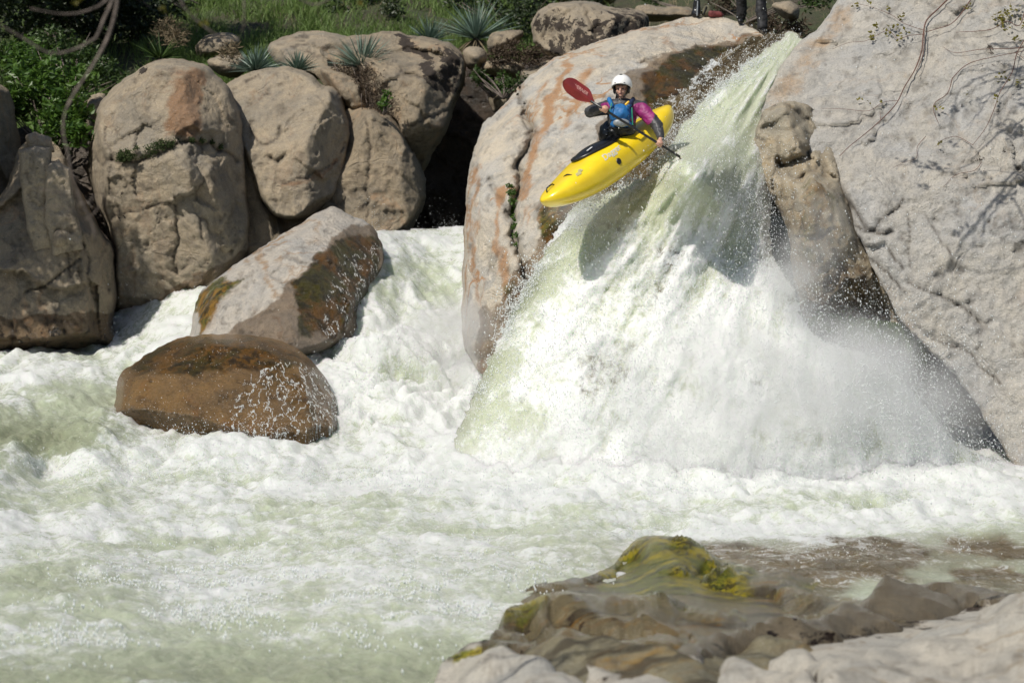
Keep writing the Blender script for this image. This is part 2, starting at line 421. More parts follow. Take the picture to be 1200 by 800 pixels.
class MB:
    def __init__(s): s.v = []; s.f = []; s.m = []; s.n = 0
    def add(s, v, f, m=0):
        v = np.asarray(v, float); s.v.append(v); s.f += [tuple(int(i)+s.n for i in q) for q in f]; s.m += [m]*len(f); s.n += len(v)
    def tube(s, pts, rads, n=6, m=0):
        if not hasattr(rads, '__len__'): rads = [rads]*len(pts)
        v, f = tube_arrays(pts, rads, n); s.add(v, f, m)
    def mesh(s, name, mats, smooth=True):
        return mesh_from(name, np.concatenate(s.v), s.f, smooth, None, mats, s.m)
def curve3(pts, step=.06):
    P = [Vector(p) for p in pts]; out = []
    for i in range(len(P)-1):
        p0 = P[i-1] if i else P[i]; p1 = P[i]; p2 = P[i+1]; p3 = P[i+2] if i+2 < len(P) else p2
        m = max(1, int((p2-p1).length/step))
        for k in range(m):
            t = k/m
            out.append(.5*((2*p1)+(-p0+p2)*t+(2*p0-5*p1+4*p2-p3)*t*t+(-p0+3*p1-3*p2+p3)*t**3))
    out.append(P[-1]); return out
def leaf_quads(cent, size, aspect=2.0, rng=RNG, up=.3, curl=.25):
    """pointed leaves, two quads folded on a midrib, random orientation"""
    n = len(cent); d = rng.normal(size=(n, 3)); d[:, 2] = d[:, 2]*.6+up; d /= np.linalg.norm(d, axis=1)[:, None]
    s = np.cross(d, rng.normal(size=(n, 3))); s /= np.linalg.norm(s, axis=1)[:, None]; nn = np.cross(d, s)
    L = (np.asarray(size)*np.ones(n))[:, None]; W = L/aspect
    p0 = cent; p1 = cent+d*L*.5+s*W*.5+nn*L*curl*.4; p2 = cent+d*L*.5-s*W*.5+nn*L*curl*.4; p3 = cent+d*L; pm = cent+d*L*.5
    v = np.stack([p0, p1, p3, p2, pm], 1).reshape(-1, 3); b = np.arange(n)[:, None]*5
    f = np.concatenate([b+np.array([[0, 1, 2, 4]]), b+np.array([[0, 4, 2, 3]])]); return v, f
def blades(base, direc, length, width, droop=.25, seg=3, rng=RNG):
    """long tapering blades as ribbons"""
    n = len(base); d = direc/np.linalg.norm(direc, axis=1)[:, None]
    s = np.cross(d, np.array([0, 0, 1.0])+rng.normal(size=(n, 3))*.4); s /= np.linalg.norm(s, axis=1)[:, None]+1e-9
    L = (np.asarray(length)*np.ones(n))[:, None]; W = (np.asarray(width)*np.ones(n))[:, None]
    rows = []
    for k in range(seg+1):
        t = k/seg; c = base+d*L*t; c = c-np.array([0, 0, 1.0])*L*droop*t*t; w = W*(1-t)**.7*.5
        rows += [c-s*w, c+s*w]
    v = np.stack(rows, 1).reshape(-1, 3); m = 2*(seg+1); b = np.arange(n)[:, None]*m
    f = np.concatenate([b+np.array([[2*k, 2*k+1, 2*k+3, 2*k+2]]) for k in range(seg)]); return v, f
# ================================================================== LIGHT, CAMERA
SUNL = Vector((.42, .50, -.76)).normalized()
cam = bpy.data.cameras.new('camera'); co = bpy.data.objects.new('camera', cam); COL.objects.link(co)
co.location = (0, 0, CAMZ); co.rotation_euler = (math.pi/2-PITCH, 0, 0)
cam.sensor_width = 36; cam.lens = 90; cam.clip_end = 2000; cam.clip_start = .1
cam.dof.use_dof = True; cam.dof.focus_distance = 32.0; cam.dof.aperture_fstop = 1.9
S.camera = co
W = bpy.data.worlds.new('World'); S.world = W; W.use_nodes = True
wn = W.node_tree; bg = wn.nodes['Background']; sk = wn.nodes.new('ShaderNodeTexSky'); sk.sky_type = 'NISHITA'; sk.sun_disc = False
sk.sun_elevation = math.asin(-SUNL.z); sk.sun_rotation = math.atan2(-SUNL.x, -SUNL.y)
wn.links.new(sk.outputs[0], bg.inputs[0]); bg.inputs[1].default_value = .078
sl = bpy.data.lights.new('sun', 'SUN'); sl.energy = 4.6; sl.angle = R(.5); sl.color = (1, .95, .86)
so = bpy.data.objects.new('sun', sl); COL.objects.link(so); so.rotation_euler = SUNL.to_track_quat('-Z', 'Y').to_euler(); so.location = (-8, 0, 20)
S.view_settings.view_transform = 'Standard'; S.view_settings.look = 'None'; S.view_settings.gamma = 1; S.view_settings.exposure = 0.0
S.cycles.use_denoising = True
S.cycles.max_bounces = 6; S.cycles.volume_bounces = 3; S.cycles.volume_step_rate = 4; S.cycles.volume_max_steps = 64; S.cycles.transparent_max_bounces = 8; S.cycles.sample_clamp_indirect = 4; S.cycles.caustics_reflective = False
# ================================================================== MATERIALS
M_tan = granite('granite_tan', orange=(.30, .18, .10), tan=(.44, .355, .245), grey=(.31, .275, .22), warm=.7, rust_amt=.2, speck=.35)
M_tan2 = granite('granite_brown', (.38, .30, .20), (.25, .22, .17), warm=.7, rust_amt=.2, speck=.35)
M_pale = granite('granite_pale', (.66, .57, .44), (.56, .54, .50), orange=(.46, .26, .13), warm=.5, rust_amt=.7, speck=.25)
M_right = granite('granite_bleached', (.60, .555, .48), (.53, .52, .50), orange=(.50, .36, .235), warm=.45, rust_amt=.15, speck=.45, bumps=1.1)
M_mid = granite('granite_midstream', (.56, .50, .42), (.46, .44, .41), orange=(.34, .20, .09), warm=.5, rust_amt=.6, speck=.3)
M_wetb = granite('granite_river_brown', (.50, .34, .15), (.36, .27, .16), orange=(.42, .2, .05), warm=.6, rust_amt=.4, speck=.6, bumps=1.1, wrough=.2, alg=((.30, .16, .02), (.12, .10, .015)))
M_knob = granite('granite_knob', (.50, .42, .30), (.40, .36, .28), orange=(.36, .25, .12), warm=.6, rust_amt=.3, speck=.4)
M_fore = granite('granite_streambed', (.46, .42, .35), (.39, .375, .335), orange=(.20, .14, .07), warm=.4, rust_amt=.3, speck=.4, bumps=.5, alg=((.30, .24, .02), (.16, .16, .018)), wetc=(.30, .26, .20), wrough=.22)
M_dark = granite('granite_painted_shade', (.16, .13, .105), (.12, .105, .09), rust_amt=.1)  # darkened granite: shade of the gap, corner and hollow put into the colour
M_water = watermat('whitewater')
M_fall = watermat('whitewater_fall', green=(.57, .61, .45), white=(.85, .865, .835), bstr=.7)
M_ledge = granite('granite_wet_ledge', (.19, .165, .10), (.15, .14, .10), orange=(.17, .10, .035), warm=.5, rust_amt=.3, speck=.3, bumps=.4, alg=((.27, .24, .018), (.11, .13, .014)), wetc=(.75, .68, .58), wrough=.2, streak=True)
for m_ in (M_ledge, M_fore):
    [n for n in m_.node_tree.nodes if n.type == 'BSDF_PRINCIPLED'][0].inputs['Specular IOR Level'].default_value = .22
# ================================================================== BOULDERS
GL = 'boulders on the far bank'
r1 = boulder('tall tan boulder with a brown flat face and moss growing on its ledge',
    [(112,142),(119,120),(136,101),(160,83),(175,73),(192,69),(222,70),(240,75),(250,84),(264,97),(276,118),(286,145),(290,200),(294,250),(294,300),(266,335),(215,355),(170,382),(122,400),(126,345),(131,290),(116,245),(103,205),(106,170)],
    lambda x, y: 39.9+.001*(y-70), 2.3, M_tan, power=.34, fc=(9, .95, 6), seed=1,
    planes=[(150,110,1.35,.55,1.1),(215,120,1.75,-.05,.75),(245,130,1.55,-1.7,.35),(150,260,2.05,.2,-.10),(240,240,2.1,-.95,.1)],
    cracks=[([(112,188),(150,190),(185,182),(215,170),(250,168),(268,178),(279,190)],4,.16),([(128,148),(124,165),(130,190),(127,230)],2,.08),([(203,240),(206,262),(211,282),(204,300),(209,320)],2.2,.14),([(190,250),(187,262),(193,272)],2,.08),([(118,262),(160,245),(200,238)],1.6,.05),([(236,168),(238,200),(234,240),(238,280)],2.5,.07)],
    paint=[('rust','area',[(205,82),(238,80),(240,130),(236,165),(188,160),(196,120)],8,.9),('rust','line',[(120,160),(160,118),(205,92)],6,.5),('lichen','line',[(138,230),(139,275)],4,.5),('lichen','line',[(147,225),(148,262)],3,.5),('rust','line',[(118,250),(200,240)],4,.4),
           ('lichen','line',[(166,84),(172,80)],4,1.2),('lichen','line',[(232,280),(240,310)],14,.3),('wet','line',[(130,384),(170,362),(225,335),(285,300)],10,1)], facets=(26,.10), group=GL)
r1b = boulder('rounded knob of tan granite leaning on the tall boulder below its moss ledge',
    [(190,178),(205,168),(230,165),(254,168),(270,180),(277,198),(281,235),(281,280),(262,305),(236,318),(205,326),(186,300),(180,255),(180,205)],
    39.2, 1.2, M_tan, power=.5, fc=(8, .95, 6), seed=2, planes=[(225,190,1.15,-.1,.6),(255,235,1.15,-1.6,0),(210,250,1.25,.35,-.05)],
    cracks=[([(204,240),(206,262),(211,282),(204,302)],2.2,.15),([(240,260),(236,285),(230,305)],3,.12)], paint=[('rust','line',[(215,200),(240,260),(232,310)],12,.4)], facets=(16,.06), group=GL)
r1c = boulder('narrow brown slab wedged in the gap between two large bank boulders',
    [(268,150),(285,170),(302,205),(320,235),(345,245),(362,262),(350,300),(300,312),(262,310),(262,220)], 39.9, .7, M_tan2, fc=(8, .95, 6), seed=3, facets=(8,.06), group=GL)
r2 = boulder('egg shaped grey tan boulder standing beside the tall boulder with the brown face',
    [(266,100),(284,88),(305,82),(326,79),(350,80),(362,86),(376,98),(391,103),(403,120),(410,150),(409,186),(400,216),(386,244),(356,258),(324,256),(300,232),(280,195),(268,150),(264,120)],
    lambda x, y: 41.3-.004*(y-80), 2.1, M_tan, power=.38, fc=(9, .95, 6), seed=44, planes=[(320,110,1.45,.25,1.1),(350,190,1.95,-.3,-.15),(385,160,1.45,-1.9,-.1),(330,160,1.85,.4,.15)],
    cracks=[([(293,140),(296,155),(304,168),(322,160),(330,148)],2.5,.12),([(317,185),(326,192),(334,180)],3,.15),([(330,215),(365,205),(392,190),(400,170)],2,.06),([(288,95),(300,90)],3,.1)],
    paint=[('rust','line',[(330,218),(365,206),(398,185)],4,.7),('rust','line',[(345,98),(335,135),(340,180)],9,.42)], facets=(22,.10), group=GL)
r2b = boulder('low shoulder boulder under the yucca between two rounded boulders',
    [(368,84),(385,79),(405,83),(420,92),(432,108),(432,135),(410,142),(398,130),(388,108)], 41.7, .9, M_tan2, fc=(8, .95, 6), seed=5, facets=(10,.08), group=GL)
r3 = boulder('leaning triangular boulder in shade at the edge of the dark gap',
    [(378,150),(400,130),(430,126),(460,134),(472,152),(482,176),(492,195),(500,212),(497,238),(486,262),(474,292),(420,300),(350,300),(356,250),(380,212)],
    lambda x, y: 41.0-.003*(y-130), 1.5, M_tan2, fc=(8, .95, 6), seed=6, planes=[(430,200,1.15,-.2,.1),(478,190,.9,-1.9,.3),(405,200,1.1,.5,0)],
    cracks=[([(430,142),(433,190),(428,240),(430,275)],2.2,.1)], paint=[('rust','line',[(445,230),(470,250),(440,275)],12,.5)], facets=(16,.09), group=GL)
r4 = boulder('big rounded boulder with black lichen beside the dark gap',
    [(375,60),(400,46),(430,39),(462,38),(490,43),(515,48),(532,54),(544,66),(546,85),(541,105),(532,130),(520,158),(508,180),(494,202),(478,185),(468,158),(455,140),(432,134),(420,105),(400,82)],
    lambda x, y: 42.9-.006*(y-40), 2.2, M_tan2, fc=(9, .95, 6), power=.38, seed=7, planes=[(450,60,1.25,0,1.9),(470,110,1.9,-.1,.1),(520,100,1.45,-1.8,-.3)],
    cracks=[([(472,85),(495,90),(515,100),(520,115)],2.5,.12),([(475,145),(500,142),(525,128)],2,.07),([(478,165),(500,165)],2,.05)],
    paint=[('lichen','line',[(472,45),(490,62),(503,80),(515,100)],9,.95),('lichen','area',[(505,50),(540,60),(545,90),(528,125),(518,100)],8,.75),('rust','line',[(472,90),(520,130),(490,180)],8,.4)], facets=(20,.10), group=GL)
r5 = boulder('flat topped slab of layered rock behind the yuccas',
    [(312,56),(330,45),(350,37),(378,37),(402,42),(420,50),(415,75),(390,90),(350,90),(322,72)], lambda x, y: 44.8-.03*(y-40), .8, M_tan, fc=(8, .95, 6), seed=8,
    cracks=[([(330,60),(350,52),(372,50)],2,.1),([(362,62),(385,66),(400,60)],2.2,.12),([(345,46),(360,42)],2,.08)], facets=(16,.10), group=GL)
r6 = boulder('small pale rock poking out of the grassy slope',
    [(228,56),(238,45),(255,39),(272,40),(280,48),(274,60),(262,70),(235,70)], 47, .7, M_tan, seed=9, facets=(9,.06), group=GL)
r6b = boulder('low grey brown rock under grass beside the tall boulder top',
    [(98,118),(112,110),(125,112),(128,125),(122,150),(112,170),(102,150)], 41.8, .6, M_tan, seed=10, facets=(8,.05), group=GL)
r6c = boulder('flat scrap of rock half buried in dry grass by the small pale rock', [(244,72),(262,66),(284,66),(290,78),(280,92),(258,88)], 44.5, .5, M_tan, seed=12, facets=(8,.06), group=GL)
r7 = boulder('broad shaded boulder standing in the froth under the leafy bush',
    [(-230,230),(-120,200),(-40,225),(-5,235),(14,200),(24,172),(42,163),(62,167),(76,186),(90,214),(106,245),(122,275),(133,290),(136,340),(134,380),(140,415),(60,425),(-60,430),(-240,430)],
    lambda x, y: 38.8-.003*(y-250), 2.2, M_tan2, power=.4, fc=(9, .95, 6), seed=13, 
    cracks=[([(28,345),(60,332),(75,318),(90,300)],2.5,.14),([(88,262),(100,300),(112,350)],3,.16),([(12,378),(14,420)],3,.12),([(70,275),(84,330)],2,.07)],
    paint=[('wet','area',[(-250,372),(140,365),(140,440),(-250,440)],10,1),('lichen','area',[(-250,385),(140,378),(140,440),(-250,440)],10,.42)], facets=(26,.12), group=GL)
r7b = boulder('sunlit upright block with a flat cap in the shaded bank corner',
    [(22,176),(40,170),(60,172),(61,200),(57,230),(64,262),(72,292),(38,296),(26,240)], 37.15, .4, M_tan, power=.16, fc=None, sharp=True, noise=(.35, .05), step=1.8, seed=14, facets=(9,.07), group=GL)
r7c = boulder('small capstone lying across the upright block by the leafy bush', [(28,160),(40,157),(62,162),(65,178),(48,183),(30,174)], 37.5, .5, M_tan, power=.16, fc=None, sharp=True, noise=(.35, .05), step=1.8, seed=15, facets=(6,.04), group=GL)
r7d = boulder('rounded finger of pale rock beside the upright block', [(52,200),(58,190),(70,187),(82,198),(88,240),(98,292),(62,302),(52,260)], 37.05, .4, M_tan, power=.16, fc=None, sharp=True, noise=(.35, .05), step=1.8, seed=16, facets=(6,.04), group=GL)
r7e = boulder('small round lump on top of the broad shaded boulder', [(56,275),(62,267),(74,267),(82,275),(82,290),(70,296),(58,290)], 36.9, .4, M_tan2, seed=17, group=GL)
r0 = boulder('dark brown boulder cut off by the picture edge behind the leafy bush', [(-200,80),(-60,60),(-10,92),(8,104),(18,130),(24,170),(30,230),(20,280),(-100,290),(-220,280)], 40.2, 1.6, M_tan2, fc=(8, .95, 6), seed=18, facets=(12,.1), group=GL)
r0b = boulder('back wall coloured dark for shade, filling the corner under the bush', [(-150,150),(20,150),(100,150),(125,165),(135,220),(140,320),(130,380),(-150,380)], 41, .8, M_dark, seed=19, facets=(14,.15), group=GL)
gap = boulder('wet rock wall coloured dark for shade at the back of the gap', [(455,60),(540,70),(600,75),(660,90),(660,330),(440,330),(430,200)], 45, .8, M_dark, seed=20, facets=(16,.2), group=GL, paint=[('wet','area',[(440,60),(660,60),(660,340),(440,340)],10,.8)])
# small stones between the gap and the lichen rock
for i, (pl, yy, lb) in enumerate([
    ([(542,62),(550,55),(564,56),(570,66),(566,78),(552,82),(544,76)], 42.5, 'pale angular stone wedged at the rim of the dark gap'),
    ([(566,76),(582,70),(608,72),(616,82),(612,92),(590,90),(568,86)], 42.3, 'flat reddish stone bridging the rim of the gap'),
    ([(612,82),(628,76),(650,68),(660,72),(650,84),(620,100),(613,95)], 41.9, 'grey stone lying against the pale centre boulder'),
    ([(572,45),(580,38),(600,36),(612,38),(606,52),(584,62),(572,58)], 43, 'pale stone behind the brown moss cushion'),
    ([(572,114),(582,108),(596,112),(602,124),(590,134),(578,130)], 42.6, 'grey stone inside the gap below the green plant'),
    ([(745,8),(760,6),(785,8),(812,10),(814,22),(780,26),(750,24)], 44, 'long flat stone beside the resting gear'),
    ([(905,6),(925,2),(936,12),(930,24),(915,18)], 41, 'tan rock in the dark soil behind the waterfall lip'),
    ([(420,-6),(440,-9),(470,-6),(468,4),(430,5)], 52.5, 'flat pale rock up on the grassy slope'),
    ([(655,-8),(690,-12),(720,-8),(716,4),(660,5)], 50, 'pale rock high behind the lichen rock')]):
    boulder(lb, pl, yy, .45, M_tan if i % 2 == 0 else M_tan2, step=2.5, seed=30+i, facets=(8,.06), name='rock', cat='rock', group='small stones on the far bank')
r11 = boulder('blocky rock blotched with black lichen above the pale boulder',
    [(622,34),(626,20),(636,8),(652,4),(676,2),(700,5),(724,9),(742,10),(756,15),(762,30),(758,48),(720,60),(680,75),(650,72),(634,60),(624,48)],
    42.6, 1.4, M_tan, fc=(8, .95, 6), seed=21, planes=[(640,35,.8,1.4,.3),(700,30,1.25,0,1.2),(740,30,.9,-1.5,.4)],
    cracks=[([(676,2),(690,20),(700,40),(690,60)],2.5,.14),([(640,20),(636,44)],2,.08),([(732,14),(738,40)],3,.14)],
    paint=[('lichen','area',[(622,15),(762,10),(760,60),(640,70)],10,.62),('rust','line',[(660,60),(720,35)],8,.4)], facets=(14,.12), group=GL)
r10 = boulder('large pale centre boulder with orange veins that splits the river',
    [(541,392),(541,340),(543,290),(546,240),(552,190),(561,155),(568,141),(582,131),(596,118),(606,104),(625,86),(648,70),(676,58),(708,47),(740,36),(768,30),(790,24),(815,20),(840,20),(862,24),(882,33),(902,42),(925,47),(945,60),(950,110),(930,200),(860,300),(760,350),(660,420),(600,440),(565,440),(548,415)],
    tps([(541,390,35.2),(545,240,36.2),(600,110,37.8),(740,36,38.6),(860,22,38.8),(940,60,37.2),(900,180,34.8),(760,330,33.6),(640,400,33.3),(570,420,34.0),(700,120,37),(640,250,35.2)]),
    1.5, M_pale, power=.5, seed=22, noise=(1.3,.12),
    planes=[(570,250,1.0,1.9,.1),(640,150,1.35,.5,.6),(760,70,1.2,0,1.2),(700,250,1.4,-.3,.2)],
    cracks=[([(608,105),(614,125),(622,150),(612,190),(603,230),(602,270),(612,310),(618,340)],6,.7,.7),([(575,210),(590,240),(602,262)],4,.2,.5),([(752,72),(762,66),(772,66)],2,.1),([(608,112),(616,150)],2,.12),([(640,250),(655,235),(690,200),(700,185)],9,.18,0),([(715,150),(750,120),(770,95)],12,.2,0),([(552,300),(560,350),(566,390)],5,.12,.2)],
    paint=[('rust','line',[(668,72),(640,130),(625,180),(610,230)],8,.85),('rust','line',[(585,225),(583,270),(595,330)],9,.8),('rust','line',[(690,80),(660,150)],10,.7),('rust','line',[(556,200),(552,280),(560,360)],5,.7),('rust','line',[(640,90),(622,140)],5,.6),('rust','line',[(780,50),(800,70),(790,90)],12,.55),('rust','area',[(590,320),(630,300),(640,340),(600,400),(580,400)],10,.55),
           ('algae','area',[(756,84),(800,60),(900,48),(935,60),(900,130),(830,200),(770,200),(752,120)],8,.95),('wet','area',[(740,80),(790,62),(880,44),(950,60),(900,300),(600,440),(600,330),(680,200)],8,1),
           ('algae','area',[(640,215),(690,200),(720,260),(660,280),(636,300),(628,250)],7,.8),('wet','area',[(560,370),(600,340),(640,300),(700,300),(640,440),(560,440)],10,1),('algae','area',[(590,330),(640,320),(640,420),(575,430)],10,.6),('lichen','line',[(706,110),(736,150),(690,190)],20,.16)],
    facets=(24,.025), name='boulder', group='boulders standing in the river')
r8 = boulder('sloping pale boulder with ochre algae on its wet side beside the rapid',
    [(222,392),(232,350),(243,334),(258,324),(272,312),(292,300),(306,290),(325,278),(344,267),(364,254),(384,243),(400,247),(415,253),(432,262),(446,280),(450,296),(446,316),(434,340),(420,365),(408,396),(330,422),(260,425),(222,415)],
    tps([(222,392,35.5),(300,290,36.7),(384,243,37.7),(446,285,37.3),(420,390,35.3),(300,410,34.9)]), 1.0, M_mid, power=.5, seed=23,
    planes=[(300,330,.95,.1,.55),(360,290,1.1,-.5,.9),(380,340,.95,-1.2,.1)],
    cracks=[([(300,300),(310,335),(300,370)],3,.06,.2),([(385,250),(405,262),(430,275)],4,.08,.2)],
    paint=[('algae','area',[(405,275),(450,278),(440,340),(400,390),(350,395),(345,330),(380,295)],9,.95),('wet','area',[(405,262),(455,270),(440,400),(230,430),(250,396),(300,372),(340,330),(380,295)],9,1),
           ('algae','area',[(225,350),(245,330),(290,322),(262,352),(232,390)],7,.8),('rust','line',[(305,292),(310,320),(318,345)],8,.6),('rust','line',[(370,255),(372,285)],8,.5)], facets=(14,.07), group='boulders standing in the river')
r9 = boulder('low round wet brown boulder with water sheeting down its side',
    [(132,500),(134,470),(140,441),(150,430),(163,422),(178,411),(193,402),(215,395),(240,391),(270,391),(300,393),(322,398),(345,406),(363,420),(378,438),(388,458),(396,482),(398,510),(385,540),(300,550),(180,548),(145,535)],
    lambda x, y: 34.1-.013*(y-392), 1.25, M_wetb, power=.5, seed=24, noise=(.7,.07), planes=[(190,470,1.35,.6,.1),(270,430,1.45,0,1.2),(280,490,1.5,-.2,-.1)],
    paint=[('wet','area',[(100,380),(430,380),(430,560),(100,560)],5,1.2),('algae','area',[(150,395),(300,390),(380,430),(260,440),(180,440),(150,450)],14,.75),('algae','area',[(300,420),(390,440),(390,500),(320,500)],14,.45)], facets=(10,.03), group='boulders standing in the river')
r13 = boulder('huge bleached granite boulder rising out of the picture beside the waterfall',
    [(1010,-60),(985,-8),(972,16),(960,33),(945,44),(934,53),(922,68),(913,82),(904,97),(897,112),(890,128),(900,150),(930,170),(960,190),(980,215),(994,240),(1000,262),(1012,290),(1028,322),(1042,350),(1056,376),(1078,400),(1100,421),(1122,444),(1140,465),(1155,490),(1168,512),(1184,540),(1200,565),(1230,620),(1300,680),(1500,700),(1620,560),(1640,200),(1560,-120),(1400,-300),(1200,-280),(1080,-180)],
    tps([(985,-8,35.5),(930,55,34.8),(890,130,33.6),(1000,262,32.0),(1056,376,31.4),(1140,465,31.0),(1200,565,30.2),(1500,700,29),(1640,200,31),(1200,-280,36),(1560,-120,33)]),
    3.0, M_right, power=.62, seed=25, step=3.3, noise=(1.1,.10), fine=.035,
    fc=(34, .75, 14),
    cracks=[([(1000,262),(1020,270),(1040,255),(1060,235)],3,.1),([(990,232),(1004,250),(1020,268),(1042,272)],3.5,.14),([(1040,290),(1050,305),(1058,315)],3,.1),([(1065,250),(1066,290),(1070,320)],2,.05),([(1010,300),(1030,310),(1050,335),(1062,345)],3,.1),([(1065,332),(1090,345),(1130,358),(1150,375)],2.5,.1),([(1120,125),(1118,140),(1122,165)],6,.15,.3),([(1130,120),(1160,145),(1200,160)],4,.12,.3),([(1080,250),(1100,275),(1115,305)],2,.05),([(1090,400),(1130,412),(1150,430),(1175,450)],3,.1),([(1100,180),(1150,192),(1210,200)],5,.12,.3),([(1020,150),(1060,140),(1090,160)],3,.05,.2),([(985,0),(975,30),(950,60)],2,.04,.6),([(1130,10),(1100,45),(1082,90)],5,.07,.1)],
    paint=[('rust','area',[(1000,-20),(960,30),(900,105),(886,150),(910,150),(960,80),(1010,30)],14,.62),('rust','line',[(960,60),(1010,60),(1060,30)],22,.25),('rust','line',[(1030,330),(1090,410),(1150,485),(1195,550)],9,.45),('lichen','line',[(1090,170),(1140,200)],30,.2),('lichen','line',[(1180,60),(1100,130),(1150,190)],26,.22),('lichen','area',[(1130,150),(1220,120),(1220,220),(1150,200)],14,.25)],
    facets=(70,.05), group='boulders framing the waterfall')
r13b = boulder('tan knob hanging under the edge of the huge bleached boulder',
    [(884,158),(890,140),(897,128),(914,121),(932,121),(948,126),(960,138),(968,155),(977,172),(984,200),(990,228),(1000,250),(1008,275),(1020,300),(1040,335),(1062,372),(1078,402),(1010,396),(980,372),(962,367),(948,375),(941,366),(936,350),(930,330),(928,305),(924,280),(917,255),(906,232),(896,215),(887,195),(883,172)],
    tps([(884,170,32.8),(932,121,33.2),(960,140,33.4),(985,200,32.5),(1000,255,32.25),(1060,370,32.1),(1010,385,32.5),(945,370,32.2),(925,290,32.2)]),
    .95, M_knob, power=.5, seed=26, step=2.6, noise=(.5,.08), fc=(10, .6),
    cracks=[([(906,120),(885,150),(893,165)],2.5,.08),([(915,196),(932,190),(946,180),(954,168)],11,.75,.45),([(948,178),(950,196),(944,204)],9,.4,.3),([(893,150),(925,150),(945,142)],4,.08,.3),([(950,126),(960,145),(964,175),(966,205)],4,.3,.5),([(908,190),(920,200),(932,205),(945,203),(960,195)],5,.22,.5),([(908,160),(912,190),(924,245),(932,280)],4,.13,.4),([(960,275),(985,310),(1010,350)],7,.2,.3),([(985,215),(995,250),(1015,290)],5,.15,.5)],
    paint=[('rust','area',[(880,160),(905,170),(930,240),(1000,260),(1070,380),(940,380),(880,240)],12,.5),('algae','area',[(945,205),(990,230),(985,300),(955,360),(935,360),(930,260)],10,.5),('algae','area',[(965,300),(1000,300),(1060,380),(950,372)],8,.45),('wet','area',[(965,320),(1000,310),(1070,390),(950,374)],8,.55)],
    facets=(16,.12), group='boulders framing the waterfall')
r13c = boulder('wet underside rock coloured dark for shade in the hollow behind the spray', [(960,350),(1080,350),(1150,420),(1230,520),(1260,620),(1000,620),(940,480)], lambda x, y: 35.0-.004*(y-350), .6, M_dark, seed=27, facets=(12,.12), paint=[('wet','area',[(900,300),(1300,300),(1300,640),(900,640)],5,1.2)], group='boulders framing the waterfall')
# low bedrock at the near edge: heights given, so the slope faces the sky
def lowrock(pts): return tps([(a, b_, float(Yz(a, b_, z))) for a, b_, z in pts])
r14 = boulder('mossy olive green ledge in the foreground shallows with water running round it',
    [(560,790),(566,762),(580,735),(592,712),(600,698),(622,686),(655,680),(690,672),(712,664),(722,655),(732,642),(748,631),(770,627),(792,629),(812,636),(832,648),(862,660),(905,668),(950,676),(1000,690),(1050,700),(1110,720),(1160,760),(1150,830),(1000,880),(760,900),(600,880)],
    lowrock([(560,790,-.05),(600,698,-.05),(720,655,-.02),(770,627,.22),(832,648,.0),(900,668,-.05),(1000,690,-.05),(1100,720,-.02),(700,720,.25),(800,700,.32),(900,710,.2),(750,790,.35),(950,780,.35),(1150,830,.2),(760,900,.2),(600,880,.1),(640,720,.25),(680,690,.12)]),
    .36, M_ledge, power=.5, zdisp=1.7, seed=28, step=3.4, noise=(.8,.10), back=1.0, fine=.012,
    cracks=[([(600,705),(640,692),(690,690),(750,684),(830,690),(900,700)],9,.6,.15),([(620,735),(700,760),(760,770),(830,745),(900,720)],10,.5,.15),([(650,716),(720,730),(800,722)],7,.35,.15),([(735,660),(790,668),(850,664)],5,.3,.1)],
    paint=[('algae','area',[(700,660),(735,625),(800,620),(860,650),(900,672),(860,700),(760,700),(700,690)],14,1.0),('algae','line',[(540,780),(580,735),(640,700)],12,.7),('algae','line',[(860,700),(940,690),(990,692)],10,.6),('wet','area',[(540,600),(1100,600),(1100,720),(860,750),(700,770),(560,800)],12,1.1),('rust','area',[(750,715),(800,705),(830,725),(810,750),(750,745)],16,.5),('lichen','line',[(600,700),(660,688),(740,684),(830,690)],12,.42),('lichen','line',[(620,735),(700,762),(780,768)],12,.42),('lichen','line',[(660,712),(740,728),(900,722)],9,.4)],  # lichen mask here only darkens bands along the folds
    facets=(12,.05), group='low rocks in the foreground')
